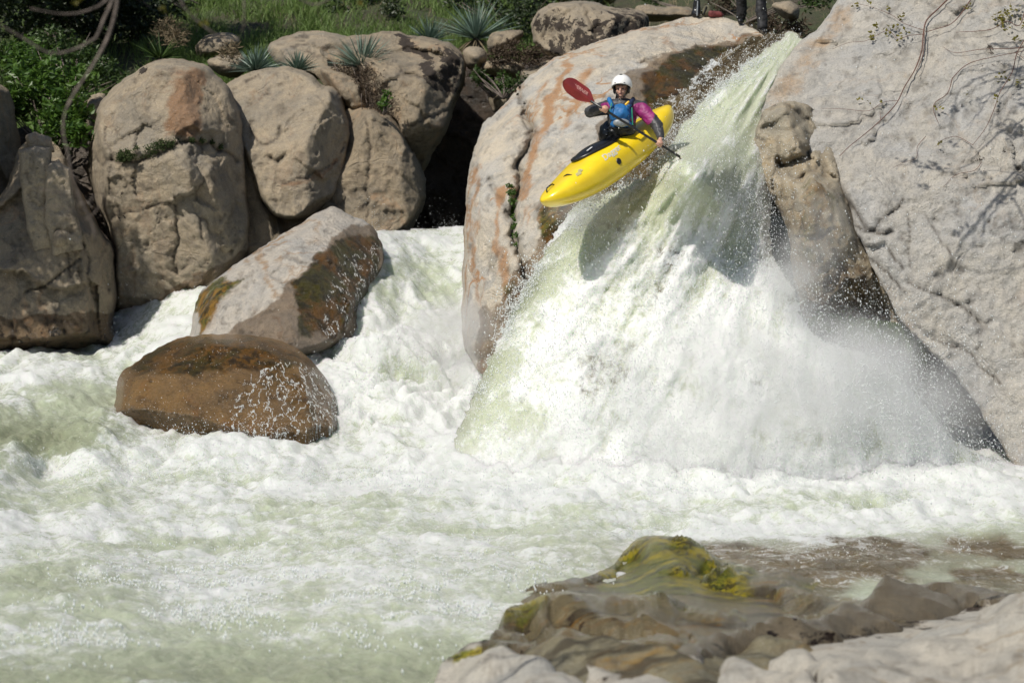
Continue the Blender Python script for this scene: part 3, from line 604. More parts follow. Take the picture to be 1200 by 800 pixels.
r15 = boulder('pale speckled bedrock shelf filling the bottom corner of the view',
    [(508,830),(512,790),(530,768),(560,752),(600,750),(650,762),(700,776),(760,780),(800,764),(840,745),(880,735),(920,728),(965,722),(1010,702),(1040,690),(1080,684),(1120,683),(1150,689),(1180,694),(1240,700),(1400,720),(1500,900),(1200,1000),(800,1000),(520,960)],
    lowrock([(508,830,.0),(530,768,.1),(600,750,.32),(700,776,.38),(800,764,.36),(900,732,.32),(1040,690,.12),(1150,689,.15),(1240,700,.4),(1400,720,.7),(1000,800,.75),(800,850,.6),(600,860,.5),(1200,800,.95),(1000,1000,.9),(1400,1000,1.2),(520,960,.3)]),
    .4, M_fore, power=.5, zdisp=1.7, seed=29, step=4.5, noise=(.9,.10), back=1.0, fine=.012,
    cracks=[([(600,760),(640,776),(680,800),(720,830)],6,.22,.3),([(1000,745),(930,752),(870,762),(830,790),(800,830)],9,.4,.2),([(1170,705),(1100,725),(1030,742),(960,752)],10,.45,.15),([(870,770),(930,775),(960,800)],8,.3,.2),([(1080,690),(1130,705),(1170,705)],6,.14,.4)],
    paint=[('rust','area',[(1010,700),(1090,684),(1130,690),(1100,720),(1000,740)],14,.4),('wet','area',[(560,745),(700,765),(830,740),(900,720),(1010,690),(1090,675),(1190,690),(1100,722),(1000,742),(880,762),(800,785),(740,800),(640,776),(570,764)],10,1.1),('rust','line',[(1190,715),(1200,800)],8,.5),('lichen','line',[(1170,702),(1090,722),(1010,738),(900,756)],12,.6),('lichen','line',[(600,760),(650,782),(700,806),(760,815)],10,.42),('lichen','line',[(870,768),(930,776),(975,806)],9,.4),('lichen','line',[(840,770),(800,800),(760,840)],14,.4),('algae','line',[(530,768),(600,752),(660,764)],9,.7)],  # lichen lines on this shelf are plain dark bands beside the grooves
    facets=(12,.05), group='low rocks in the foreground')
# ================================================================== HILL AND BED
def sheet(name, depth, x0, x1, y0, y1, sx, sy, disp=None, mask=None, mats=(), attrs=None, flip=False):
    gx = np.arange(x0, x1+sx, sx); gy = np.arange(y0, y1+sy, sy); X, Y = np.meshgrid(gx, gy)
    nx, ny = len(gx), len(gy); px, py = X.ravel(), Y.ravel()
    P = at(px, py, depth(px, py)); at_ = {}
    if disp: P, at_ = disp(P, px, py, nx, ny)
    i = np.arange(ny-1)[:, None]*nx+np.arange(nx-1)[None]; i = i.ravel()
    f = np.stack([i, i+nx, i+nx+1, i+1], 1)
    if mask is not None:
        k = mask(px, py); f = f[k[f].all(1)]
    used = np.zeros(len(P), bool); used[f.ravel()] = True; rm = np.cumsum(used)-1
    me = mesh_from(name, P[used], rm[f], True, {k: v[used] for k, v in at_.items()}, mats)
    return me
def gnormals(P, nx, ny):
    G = P.reshape(ny, nx, 3); a = np.gradient(G, axis=1); b = np.gradient(G, axis=0)
    n = np.cross(b, a); n /= np.linalg.norm(n, axis=2)[:, :, None]+1e-12
    n[np.isnan(n)] = 0; return n.reshape(-1, 3)
m_soil, nt, b = newmat('soil'); g = NB(nt); p = g.pos()
c = g.mix(g.ramp(g.noise(p, 1.2, 6, .65), .35, .65), (.05, .045, .026), (.04, .065, .016)); c = g.mix(g.ramp(g.noise(p, 14, 5, .7), .45, .7), c, (.10, .085, .05))
g.l(c, b.inputs[0]); b.inputs['Roughness'].default_value = .95; g.l(g.bump(g.noise(p, 9, 6, .7), 1, .1), b.inputs['Normal'])
hill_c = [(-400,250,43),(0,250,43),(200,200,43.5),(420,150,44),(560,130,45.5),(700,70,45),(860,40,42.5),(960,60,41),(1100,80,42),(1500,60,44),
              (-400,100,44.5),(60,140,43.2),(180,90,44.5),(300,80,45),(500,60,46),(650,40,46.5),(800,5,47),(950,0,44),(0,30,52),(150,30,52),(300,0,50),(500,0,50),(700,-20,52),(900,-40,50),(-400,-60,64),(100,-120,64),(500,-160,70),(900,-160,66),(1500,-100,62),(1500,250,46),(1100,250,44),(1250,160,44),(900,250,44),(1000,140,42.5)]
hill_d = tps([(a, b_, c_+1.4) for a, b_, c_ in hill_c])
def hdisp(P, px, py, nx, ny):
    P = P+np.array([0, 0, 1.0])*(fbm(P*.6, 4)*.16)[:, None]; return P, {}
me = sheet('hillside_ground', hill_d, -420, 1500, -200, 250, 8, 6, hdisp, None, [m_soil])
hill = link('hillside_ground', me, kind='structure')
def onhill(px, py, dz=0.0):
    P = at(px, py, hill_d(px, py)); P[..., 2] += dz; return P
# river bed far below everything, reaching out
bed = mesh_from('riverbed', [(-300,-60,-1.6),(300,-60,-1.6),(300,300,-1.6),(-300,300,-1.6)], [(0,1,2,3)], True, None, [m_soil]); link('riverbed', bed, kind='structure')
# far hillside beyond, so nothing ends in the air; raised to block sky reflections
fx_, fy_ = np.meshgrid(np.linspace(-170, 170, 90), np.linspace(68, 190, 40)); fz_ = 5+(fy_-68)*.62
fp_ = np.stack([fx_.ravel(), fy_.ravel(), fz_.ravel()], 1); fp_[:, 2] += 5*fbm(fp_*.04, 5)*np.minimum(1, (fp_[:, 1]-68)/15)
fi_ = (np.arange(39)[:, None]*90+np.arange(89)[None]).ravel(); farm = mesh_from('far_hill', fp_, np.stack([fi_, fi_+1, fi_+91, fi_+90], 1), True, None, [m_soil]); link('far_hill', farm, kind='structure')
# ================================================================== WATER
def flow_attr(P): return np.stack([P[:, 0], P[:, 1]*.8, P[:, 2]], 1)
water_ctrl = []
for (x, y, z) in [(-300,860,0),(300,860,0),(700,860,0),(1100,860,0),(1500,860,0),(-300,720,0),(200,720,0),(600,720,0),(1000,720,0),(1500,720,0),(-300,620,0),(100,620,0),(400,620,0),(700,620,.0),(1000,620,0),(1500,620,0),
                  (60,552,.0),(150,552,.02),(300,560,.02),(430,560,.05),(520,570,.05),(660,575,.05),(850,575,.05),(1050,575,.02),(1180,575,.0),(1500,560,0),
                  (1500,480,0),(1180,500,.1),(1000,500,.2),(850,500,.25),(700,500,.28),
                  (-300,530,.2),(20,530,.28),(100,520,.32),(-300,470,.55),(30,470,.62),(110,470,.6),(-300,410,.85),(20,405,.92),(120,400,.95),(-300,388,1.0)]:
    water_ctrl.append((x, y, float(Yz(x, y, z))))
water_ctrl += [(160,372,38.4),(225,330,38.9),(285,285,40.2),(250,390,36.3),(112,378,39.2),(190,306,40.0),(256,268,40.8),(145,405,37.2),(200,372,37.6),(200,402,36.2),(290,330,38.4),(150,430,35.8),(330,430,34.6),(360,385,35.6),(405,400,35.3),(430,330,36.4),(445,290,38.0),(500,278,39.2),(545,275,39.4),(500,330,37.5),(545,350,36.6),(540,392,35.6),(470,392,35.5),(430,430,34.3),(500,430,34.6),(560,440,34.2),
               (440,490,32.9),(520,490,32.6),(420,530,31.6),(600,500,32.4),(570,400,35.2),(650,430,34)]
wd = tps(water_ctrl)
top_edge = [(-320,385),(60,385),(112,378),(135,356),(190,306),(256,268),(300,268),(330,330),(390,330),(425,288),(440,268),(560,262),(575,380),(640,430),(900,470),(1520,470)]
GREENS = [(40,500,85,30,.6),(100,460,50,14,.3),(90,420,60,15,.15),(60,690,90,14,.38),(330,590,90,10,.28),(470,585,60,10,.22),(640,565,80,8,.12),(420,660,60,8,.15),(190,770,120,12,.6),(120,470,40,18,.25),(270,735,90,8,.25),(60,790,120,12,.5),(1010,590,70,7,.25),(500,330,50,40,.42),(470,440,40,20,.2),(220,345,50,14,.25),(330,790,90,10,.45),(520,770,60,16,.45),(0,590,90,10,.2),(760,545,60,8,.1),(450,800,160,12,.35),(110,590,60,8,.2),(640,600,50,6,.15),(180,630,90,6,.2),(560,620,70,6,.15)]
def wdisp(P, px, py, nx, ny):
    lump = sstep(385, 420, py)
    near = sstep(520, 600, py)
    far = 1-near
    base = P.copy()
    Q = np.stack([P[:, 0], P[:, 1]*.62, P[:, 2]], 1)
    sw = fbm(Q*.42+4, 3)*.10
    lumps = (billow(Q*1.05+2+.5*np.stack([fbm(Q*.8, 2), fbm(Q*.8+7, 2), fbm(Q*.8+3, 2)], 1), 4, .5)-.35)
    rough = (billow(Q*3.1+9, 3, .55)-.35)
    far2 = 1-.55*sstep(600, 700, py); ridg = (.35-billow(Q*np.array([1.3, 2.1, 1])+21, 4, .5))*near; lumps = lumps*(1-near)+near*(.55*ridg+.45*lumps)
    h = sw*1.3+lumps*(.17*near*far2+.17*far)+rough*(.05*near+.07*far)+(billow(Q*7.3+5, 2, .6)-.3)*.016
    # stronger heave near the falls and in the rapids
    foot = np.exp(-((px-820)/330)**2-((py-560)/40)**2)
    h = h+foot*(lumps*.2+.06)
    rap = np.exp(-((px-480)/90)**2-((py-440)/60)**2); h = h+rap*(lumps*.3+rough*.05)
    h = h*(.35+.65*sstep(0, 1, sstep(262, 300, py)+0))
    calm = sstep(600, 640, py)*sstep(760, 860, px)     # quick shallow water round the ledge
    h = h*(1-.55*calm)
    P = P+np.array([0, -.25, 1.0])*h[:, None]
    foam = .60+.45*lumps+.42*fbm(Q*np.array([.35, .6, 1])+60, 3, .5)*near+.10*far-.10*sstep(590, 760, py)
    for (cx, cy, rx, ry, s) in GREENS: foam = foam-s*1.35*np.exp(-((px-cx+12*fbm(Q*1.5, 2))/rx)**2-((py-cy)/ry)**2)
    foam = foam-.14*sstep(700, 800, py)+.30*foot+.12*sstep(440, 500, px)*far
    cl = calm*sstep(-.15, .25, fbm(Q*.9+33, 3)+.12+.25*sstep(640,660,py)*sstep(850,950,px))
    band = np.exp(-((px-1000)/260)**2-((py-652)/26)**2)
    cl = np.clip(cl*.75+band*.8-.5*sstep(628, 612, py), 0, 1)*sstep(612, 632, py)
    foam = foam-.25*calm*(py > 615)
    aer = 1-.75*np.exp(-((px-40)/110)**2-((py-505)/34)**2)-.5*sstep(735, 800, py)-.3*np.exp(-((px-60)/100)**2-((py-690)/16)**2)
    return P, {'foam': foam, 'clear': cl, 'aer': np.clip(aer, 0, 1), 'flow': flow_attr(base)}
te = smooth_poly(top_edge, False, 20, True)
def wmask(px, py): return py >= np.interp(px, te[:, 0], te[:, 1])
me = sheet('river_water', wd, -320, 1520, 258, 880, 3, 1.6, wdisp, wmask, [M_water])
river = link('river_water', me, kind='structure')
# ------------------------------------------------------------------ the fall
AP = np.array([960., 0.])
def polar(px, py):
    dx, dy = px-AP[0], py-AP[1]; return np.hypot(dx, dy), np.arctan2(-dx, dy)
def fall_mesh(name, poly, depth, amp, step, seed, mat, foamf, clearf=None, aerf=None, T=.5, rimamp=1.0, grow=1.0):
    poly = smooth_poly(poly, True, step)
    q = np.stack([poly[:, 0]*.06, poly[:, 1]*.06, np.full(len(poly), seed*1.7)], 1)
    poly = poly+np.stack([fbm(q, 4, .65), fbm(q+50, 4, .65)], 1)*3.2*rimamp+np.stack([fbm(q*3.3+7, 3, .7), fbm(q*3.3+90, 3, .7)], 1)*2.2*rimamp
    infl = inflate_field(poly); lo, hi = poly.min(0), poly.max(0)
    X, Y = np.meshgrid(np.arange(lo[0], hi[0], step), np.arange(lo[1], hi[1], step*.87)); X = X+np.where(np.arange(X.shape[0])[:, None] % 2, step*.5, 0)
    X = X.ravel(); Y = Y.ravel(); m = inside(poly, X, Y); X, Y = X[m], Y[m]; m = dist_line(poly, X, Y, True) > step*.5; X, Y = X[m], Y[m]
    n0 = len(poly); pts = [Vector(p) for p in poly.tolist()]+[Vector((a, c)) for a, c in zip(X.tolist(), Y.tolist())]
    res = delaunay_2d_cdt(pts, [(i, (i+1) % n0) for i in range(n0)], [list(range(n0))], 1, 1e-4)
    P2 = np.array([tuple(v) for v in res[0]]); tris = np.array([f for f in res[2] if len(f) == 3])
    px, py = P2[:, 0], P2[:, 1]; u = np.clip(infl(px, py), 0, 1); dr = dist_line(poly, px, py, True)
    r, th = polar(px, py)
    P0 = at(px, py, depth(px, py))
    Q = np.stack([th*14, r*.011+.3*fbm(np.stack([th*4, r*.01, th*0], 1), 2), r*0+seed], 1)
    st = fbm(Q, 4, .55)
    bl = billow(P0*1.25+seed, 4, .55)-.35; bf = billow(P0*np.array([4.2, 4.2, 3.0])+seed, 3, .6)-.35
    a = amp(px, py)
    h = T*np.minimum(1, u*3.0)**.5+(st*.11+bl*.15*a+bf*.06*(a+.25))*sstep(0, 9, dr)
    P = at(px, py, depth(px, py)-h)
    flow = np.stack([th*5.5, r*.012, st*.35+P0[:, 1]*.1], 1)
    if grow != 1.0: flow = flow*grow
    one = np.ones(len(px))
    att = {'foam': foamf(px, py, r, th)+.45*st+.5*bl*a, 'clear': clearf(px, py) if clearf else 0*one, 'aer': aerf(px, py) if aerf else one, 'flow': flow}
    a_, b_, c_ = P[tris[0][0]], P[tris[0][1]], P[tris[0][2]]
    if np.cross(b_-a_, c_-a_)@(np.array([0, 0, CAMZ])-a_) < 0: tris = tris[:, ::-1].copy()
    e = np.sort(np.concatenate([tris[:, [0, 1]], tris[:, [1, 2]], tris[:, [2, 0]]]), 1)
    return mesh_from(name, P, tris, True, att, [mat]), (px, py, P)
fdepth = tps([(915,40,35.6),(900,60,35.0),(860,110,33.9),(800,165,32.6),(760,205,31.9),(700,243,31.7),(650,290,31.8),(600,385,31.7),(560,450,31.3),(535,510,30.8),(540,575,30.2),
              (935,60,35.0),(890,150,33.4),(850,150,33.0),(880,220,32.2),(800,185,30.95),(825,205,30.75),(820,260,31.4),(760,300,31.2),(900,300,32.0),(930,360,31.2),(850,400,30.6),(720,400,30.7),(650,450,30.5),(800,520,29.9),(1000,440,30.7),(1100,500,30.6),(1160,545,30.3),(1000,560,30.0),(800,590,29.5),(650,580,29.8)])
fall_poly = [(930,38),(918,42),(896,60),(870,80),(845,102),(820,124),(798,148),(784,172),(772,192),(758,206),(738,216),(716,228),(692,242),(668,262),(648,284),(632,306),(616,336),(602,362),(590,386),(577,415),(562,448),(548,478),(536,502),(534,530),(545,580),(700,605),(900,608),(1080,600),(1190,585),(1205,560),(1165,540),(1120,515),(1080,470),(1040,430),(1000,410),(965,400),(945,380),(925,330),(905,300),(902,250),(905,210),(900,160),(905,120),(925,80),(945,52)]
FE = [(700,243),(640,300),(590,385),(536,505)]
def famp(px, py): return .10+.55*sstep(200, 480, py)*sstep(560, 700, px)+.12*sstep(150, 300, py)
fme, FP = fall_mesh('waterfall', fall_poly, fdepth, famp, 2.6, 3, M_fall,
    lambda px, py, r, th: .22+.50*sstep(130, 400, py)*sstep(10, 46, dist_line(FE, px, py))+.12*sstep(600, 800, px)*sstep(200, 300, py)-.15*np.exp(-((px-700)/60)**2-((py-290)/40)**2),
    lambda px, py: np.clip(sum(a_*np.exp(-((px-x_)/w_)**2-((py-y_)/h_)**2) for x_, y_, w_, h_, a_ in [(788,303,20,13,1.0),(775,350,9,20,.8),(700,425,26,16,.55),(690,452,18,18,.5),(725,440,16,12,.5),(885,452,9,11,.6),(742,408,18,7,.4),(720,265,30,12,.35),(900,300,16,34,.45),(925,355,10,24,.5)])*(.75+1.6*fbm(np.stack([px*.13, py*.13, px*0], 1), 4, .7)), 0, 1),
    lambda px, py: 1-.55*np.exp(-(dist_line(FE, px, py)/13)**2)*sstep(230, 330, py), T=.45)
link('waterfall', fme, kind='structure')
# clear dark sheet sliding over the lip, behind the kayak
side_poly = [(930,38),(905,40),(880,46),(858,58),(840,68),(826,78),(814,89),(800,104),(786,113),(764,124),(748,142),(738,170),(725,192),(700,215),(670,245),(650,275),(640,300),(700,300),(780,230),(840,170),(880,120),(910,80),(940,55)]
sdepth = tps([(920,40,36.6),(870,52,36.6),(830,80,36.0),(790,112,35.2),(735,165,34.2),(670,245,32.7),(650,290,32.2),(780,230,32.3),(880,120,34.4),(930,60,35.4)])
sme, SP_ = fall_mesh('water_side_sheet', side_poly, sdepth, lambda a, b_: .06+0*a, 2.6, 8, M_water,
    lambda px, py, r, th: .10+.55*np.exp(-(dist_line([(838,74),(812,96),(790,116),(760,130),(745,150)], px, py)/5)**2)+.75*np.exp(-(dist_line([(905,70),(870,98),(840,130),(800,170)], px, py)/7)**2)+.5*np.exp(-((px-750)/16)**2-((py-165)/10)**2)+.6*sstep(230, 260, py),
    lambda px, py: 1-.95*sstep(215, 250, py), lambda px, py: sstep(215, 250, py), T=.15)
link('water_side_sheet', sme, kind='structure')
# thin sheet running over the round brown boulder and round the ledge
# ------------------------------------------------------------------ droplets, spray and drops for sun glints
m_drop, nt, b = newmat('spray_drops'); b.inputs['Base Color'].default_value = (.88, .90, .90, 1); b.inputs['Roughness'].default_value = .12; b.inputs['IOR'].default_value = 1.33
b.inputs['Subsurface Weight'].default_value = .0
tr = nt.nodes.new('ShaderNodeBsdfTranslucent'); tr.inputs[0].default_value = (.9, .92, .92, 1); mx = nt.nodes.new('ShaderNodeMixShader'); mx.inputs[0].default_value = .45
nt.links.new(b.outputs[0], mx.inputs[1]); nt.links.new(tr.outputs[0], mx.inputs[2]); nt.links.new(mx.outputs[0], [x for x in nt.nodes if x.type == 'OUTPUT_MATERIAL'][0].inputs[0])
octv = np.array([(1,0,0),(-1,0,0),(0,1,0),(0,-1,0),(0,0,1),(0,0,-1)], float); octf = np.array([(0,2,4),(2,1,4),(1,3,4),(3,0,4),(2,0,5),(1,2,5),(3,1,5),(0,3,5)])
def drops(C, rad, stretch=None):
    n = len(C); v = octv[None]*np.asarray(rad)[:, None, None]
    if stretch is not None: v = v+stretch[:, None, :]*octv[None, :, 2:3]*.5
    v = v+C[:, None]; f = octf[None]+np.arange(n)[:, None, None]*6
    return v.reshape(-1, 3), f.reshape(-1, 3)
def surf_pts(F, n, w):
    px, py, P = F; pr = w(px, py); pr = pr/pr.sum(); return P[RNG.choice(len(px), n, p=pr)]
def clumpy(P, s, thr, n=None):
    return P[fbm(P*s+70, 3, .6) > thr]
sp = []
def spray(P, out, r0=.003, r1=.009, up=.35):
    n = len(P); d = RNG.exponential(1, n)[:, None]*out
    o = RNG.normal(size=(n, 3))*.5+np.array([-.15, -.9, up]); P = P+o*d
    sp.append((P, (.75*r0+(r1*1.15-r0)*RNG.random(n)**4)*.8))
edgeL = lambda px, py: np.exp(-(dist_line([(900,58),(820,124),(774,190),(700,240),(640,290),(600,365),(548,478)], px, py)/9)**2)
spray(clumpy(surf_pts(FP, 22000, edgeL), 2.8, .02), .09, .003, .014); spray(clumpy(surf_pts(FP, 9000, edgeL), 4.5, .1), .16, .003, .010)
spray(clumpy(surf_pts(FP, 60000, lambda px, py: .15+sstep(250, 420, py)*np.exp(-((px-800)/260)**2)), 1.2, -.2), .20)
spray(clumpy(surf_pts(FP, 40000, lambda px, py: np.exp(-(dist_line([(900,250),(940,380),(1010,430),(1080,490),(1150,540)], px, py)/34)**2)), .9, -.5), .42, .003, .009, .5)
spray(clumpy(surf_pts(FP, 16000, lambda px, py: np.exp(-((px-1040)/80)**2-((py-500)/40)**2)), .9, -.5), .55, .003, .010, .9)
spray(clumpy(surf_pts(SP_, 5000, lambda px, py: np.exp(-(dist_line([(905,70),(870,98),(800,160),(735,185)], px, py)/12)**2)), 2.5, -.1), .07)
def threads(F, n, k, thr, r, w, off=.02):
    P = surf_pts(F, n, w)+RNG.normal(size=(n, 3))*.012; P = P[np.abs(fbm(P*k, 3, .5)) < thr]; sp.append((P+np.array([0, -off, 0]), r*(.4+.8*RNG.random(len(P))**2)))
threads(SP_, 60000, np.array([2.2, .8, 2.2]), .03, .007, lambda px, py: 1+0*px)
threads(SP_, 20000, np.array([5, 2, 5]), .05, .006, lambda px, py: np.exp(-(dist_line([(838,74),(812,96),(790,116),(760,130),(740,160)], px, py)/10)**2)+.01)
threads(FP, 60000, np.array([4, 4, 1.6]), .04, .006, lambda px, py: 1-.6*sstep(400, 560, py))
def rect_pts(n, line, w, z=.05):
    L = smooth_poly(line, False, 2); k = RNG.integers(0, len(L), n); px = L[k, 0]+RNG.normal(size=n)*w; py = L[k, 1]+RNG.normal(size=n)*w*.5
    P = at(px, py, wd(px, py)); P[:, 2] += z; return P
spray(clumpy(rect_pts(2600, [(430,285),(470,278),(545,280)], 5), 2, 0), .09, .003, .007, 1.4)
spray(clumpy(rect_pts(3500, [(0,402),(60,402),(130,398)], 6), 2, .0), .16, .004, .011, 1.2)
spray(clumpy(rect_pts(5000, [(560,390),(520,440),(440,420),(420,490)], 22), 1.6, 0), .2, .004, .011, .8)
spray(clumpy(rect_pts(5000, [(160,530),(300,525),(420,510)], 7), 2, 0), .12, .004, .010, .9)
spray(clumpy(rect_pts(2000, [(150,370),(200,340),(280,300)], 8), 2, 0), .10, .004, .009, .9)
spray(clumpy(rect_pts(9000, [(20,560),(300,560),(600,575),(900,580),(1150,590)], 18), 1.2, .0), .10, .004, .010, .9)
spray(clumpy(rect_pts(5000, [(50,640),(400,640),(700,610),(1150,615)], 26), 1.0, .05), .05, .003, .008, .9)
def glint(n, line, w, r):  # white drops put in place of sun glints on the pool
    L = smooth_poly(line, False, 2); k = RNG.integers(0, len(L), n); px = L[k, 0]+RNG.normal(size=n)*w; py = L[k, 1]+RNG.normal(size=n)*w*.45
    P = at(px, py, wd(px, py)); P[:, 2] += .03+.05*RNG.random(n); P = P[fbm(P*1.4, 3) > .0]; sp.append((P, r*(.5+.6*RNG.random(len(P)))))
glint(2600, [(100,690),(300,680),(420,700),(600,680)], 50, .010); glint(1600, [(60,760),(300,720),(500,740),(560,700)], 40, .010); glint(500, [(620,640),(800,620),(900,650),(1150,645)], 16, .007)
def on_surface(o, poly, n, k, thr, freq=(1, 1, 1), off=.012, r=.006, st=5.0):
    poly = np.array(poly, float); lo, hi = poly.min(0), poly.max(0); px = RNG.uniform(lo[0], hi[0], n); py = RNG.uniform(lo[1], hi[1], n); m = inside(poly, px, py)
    q = [hit(o, a, b_, off) for a, b_ in zip(px[m], py[m])]; P = np.array([tuple(x) for x in q if x is not None])
    P = P[np.abs(fbm(P*k*np.array(freq)+.3*fbm(P*2, 2)[:, None], 3, .55)) < thr]; sp.append((P, r*(.4+.8*RNG.random(len(P))**2), st))
on_surface(r9, [(290,440),(340,420),(390,440),(408,490),(395,525),(300,528),(250,520)], 45000, 5, .07, (1.5, 1, .07), r=.004)
on_surface(r9, [(140,440),(200,405),(300,395),(390,440),(400,520),(180,526),(150,500)], 1500, 3, .3, r=.004, st=1)
on_surface(r10, [(590,330),(640,300),(650,330),(600,410),(575,410)], 20000, 3.2, .07, r=.005, st=2)
on_surface(r8, [(400,300),(448,280),(440,330),(400,390),(375,395),(385,340)], 9000, 4, .08, (1, 1, .3), r=.004)
on_surface(r13b, [(930,290),(1000,300),(1060,380),(940,374)], 1500, 3, .3, r=.004)
DP = np.concatenate([a[0] for a in sp]); DR = np.concatenate([a[1] for a in sp])
ST = np.concatenate([a[1]*(a[2] if len(a) > 2 else .6+1.2*(k % 3)) for k, a in enumerate(sp)]); v, f = drops(DP, DR, np.stack([-.25*ST, 0*ST, ST], 1))
link('water_spray_glints', mesh_from('water_spray_glints', v, f, True, None, [m_drop]), kind='stuff')

m_mist = bpy.data.materials.new('mist'); m_mist.use_nodes = True; nt = m_mist.node_tree; nt.nodes.clear(); g = NB(nt)
out = nt.nodes.new('ShaderNodeOutputMaterial'); pv = nt.nodes.new('ShaderNodeVolumePrincipled'); nt.links.new(pv.outputs[0], out.inputs['Volume'])
pv.inputs['Color'].default_value = (.995, .995, .995, 1); pv.inputs['Anisotropy'].default_value = .2
tc = g.n('ShaderNodeTexCoord'); ln = g.n('ShaderNodeVectorMath', operation='LENGTH'); g.l(tc.outputs['Object'], ln.inputs[0])
fo = g.ramp(ln.outputs['Value'], .25, 1.0, 1, 0); nz = g.ramp(g.noise(g.pos(), 1.5, 5, .6), .34, .66, 0, 1)
pv.inputs['Density'].default_value = 0; g.l(g.math('MULTIPLY', g.math('MULTIPLY', fo, nz), 1.5), pv.inputs['Density'])
def mist(c, r, rot=0):
    bm = bmesh.new(); bmesh.ops.create_icosphere(bm, subdivisions=3, radius=1.0); me = bpy.data.meshes.new('spray_mist'); bm.to_mesh(me); bm.free(); me.materials.append(m_mist)
    o = bpy.data.objects.new('spray_mist', me); COL.objects.link(o); o.location = c; o.scale = r; o.rotation_euler = (0, rot, 0); o['kind'] = 'stuff'
mist(at(880, 455, 29.9), (3.0, 1.6, 1.25)); mist(at(705, 262, 31.1), (.9, .5, .45), .5); mist(at(1000, 430, 30.2), (1.3, .9, .8)); mist(at(1045, 480, 30.6), (1.5, 1.3, 1.0)); mist(at(760, 520, 29.7), (3.0, 1.2, .7)); mist(at(930, 330, 30.9), (.7, .9, 1.4), .3); mist(at(540, 400, 34.3), (1.5, 1.2, .8))
# ================================================================== VEGETATION
L_bright = leafmat('leaf_bright', (.022, .07, .01), (.10, .18, .025), .45, .3)
L_dark = leafmat('leaf_dark', (.012, .022, .007), (.03, .05, .012), .5, .15)
L_mid = leafmat('leaf_mid', (.02, .05, .01), (.06, .10, .02), .5, .25)
L_yucca = leafmat('leaf_yucca', (.07, .12, .085), (.20, .27, .22), .45, .1)
L_straw = leafmat('leaf_straw', (.16, .12, .07), (.34, .27, .17), .8, .2)
L_grass = leafmat('leaf_grass', (.07, .13, .026), (.18, .26, .065), .6, .3)
L_brown = leafmat('leaf_brown', (.035, .024, .014), (.09, .06, .035), .8, .1)
L_moss = leafmat('leaf_moss', (.015, .032, .006), (.05, .075, .014), .8, .1)
L_yel = leafmat('leaf_new', (.12, .10, .01), (.22, .20, .03), .5, .35)
M_bark = simple('bark_grey', (.16, .13, .11), .85, var=.4, scale=20, bump=.6)
M_twig = simple('twig_red', (.12, .06, .045), .8, var=.4, scale=40)
def build_obj(name, parts, root_label, cat, loc, group=None, name_root=None):
    """parts: list of (part name, mesh); an Empty at loc parents them"""
    e = bpy.data.objects.new(name, None); COL.objects.link(e); e.location = loc; e.empty_display_size = .2
    tagit(e, root_label, cat, group)
    for nm, me in parts:
        me.transform(Matrix.Translation(-Vector(loc))); o = bpy.data.objects.new(nm, me); COL.objects.link(o); o.parent = e
    return e
def sph(n, flat=1.0):
    d = RNG.normal(size=(n, 3)); d /= np.linalg.norm(d, axis=1)[:, None]; d = d*(RNG.random(n)**.45)[:, None]; d[:, 2] *= flat; return d
def yucca(label, px, py, Y, rad, n=170, mat=None, tilt=(0, 0)):
    c = np.array(at(px, py, Y)); rad = rad/F_PX*Y
    d = RNG.normal(size=(n, 3)); d[:, 2] = np.abs(d[:, 2])*.9+.12; d[:, 0] += tilt[0]; d /= np.linalg.norm(d, axis=1)[:, None]
    b0 = c+d*rad*.08; L = rad*(.75+.4*RNG.random(n))
    v, f = blades(b0, d, L, .03, .10, 3); me = mesh_from('leaf_rosette', v, f, False, None, [mat or L_yucca])
    dd = d[:70].copy(); dd[:, 2] = -.1-.5*RNG.random(70); v2, f2 = blades(c+dd*.02, dd, rad*.6, .03, .3, 3); m2 = mesh_from('dead_leaves', v2, f2, False, None, [L_straw])
    mb = MB(); mb.tube([c-np.array([0, 0, .35]), c-np.array([0, 0, .1]), c+np.array([0, 0, .05])], [.09, .10, .05], 8); m3 = mb.mesh('stem', [M_bark])
    build_obj('yucca', [('leaf_rosette', me), ('dead_leaves', m2), ('stem', m3)], label, 'yucca', tuple(c-np.array([0, 0, .35])), 'yuccas on the far bank')
yucca('blue green yucca behind the egg shaped boulder, widest of the low ones', 300, 84, 42.5, 34, 220)
yucca('small yucca squeezed between the egg shaped boulder and a wider yucca', 348, 84, 42.3, 28, 150)
yucca('spiky round yucca standing upright on the big boulder with dry brush under it', 424, 80, 41.5, 44, 260)
yucca('grey green yucca in grass behind the lichen covered big boulder', 503, 50, 46, 34, 170)
yucca('tallest yucca with long leaves fanning out above the dark gap', 558, 46, 45.6, 52, 190, tilt=(-.1, 0))
yucca('faint thin leaved yucca in grass behind the boulder with the brown face', 188, 70, 43.8, 36, 90, L_mid)
def onrock(o, pts, off=.03):
    return [(x, y, hit(o, x, y, off).y, r) for x, y, r in pts]
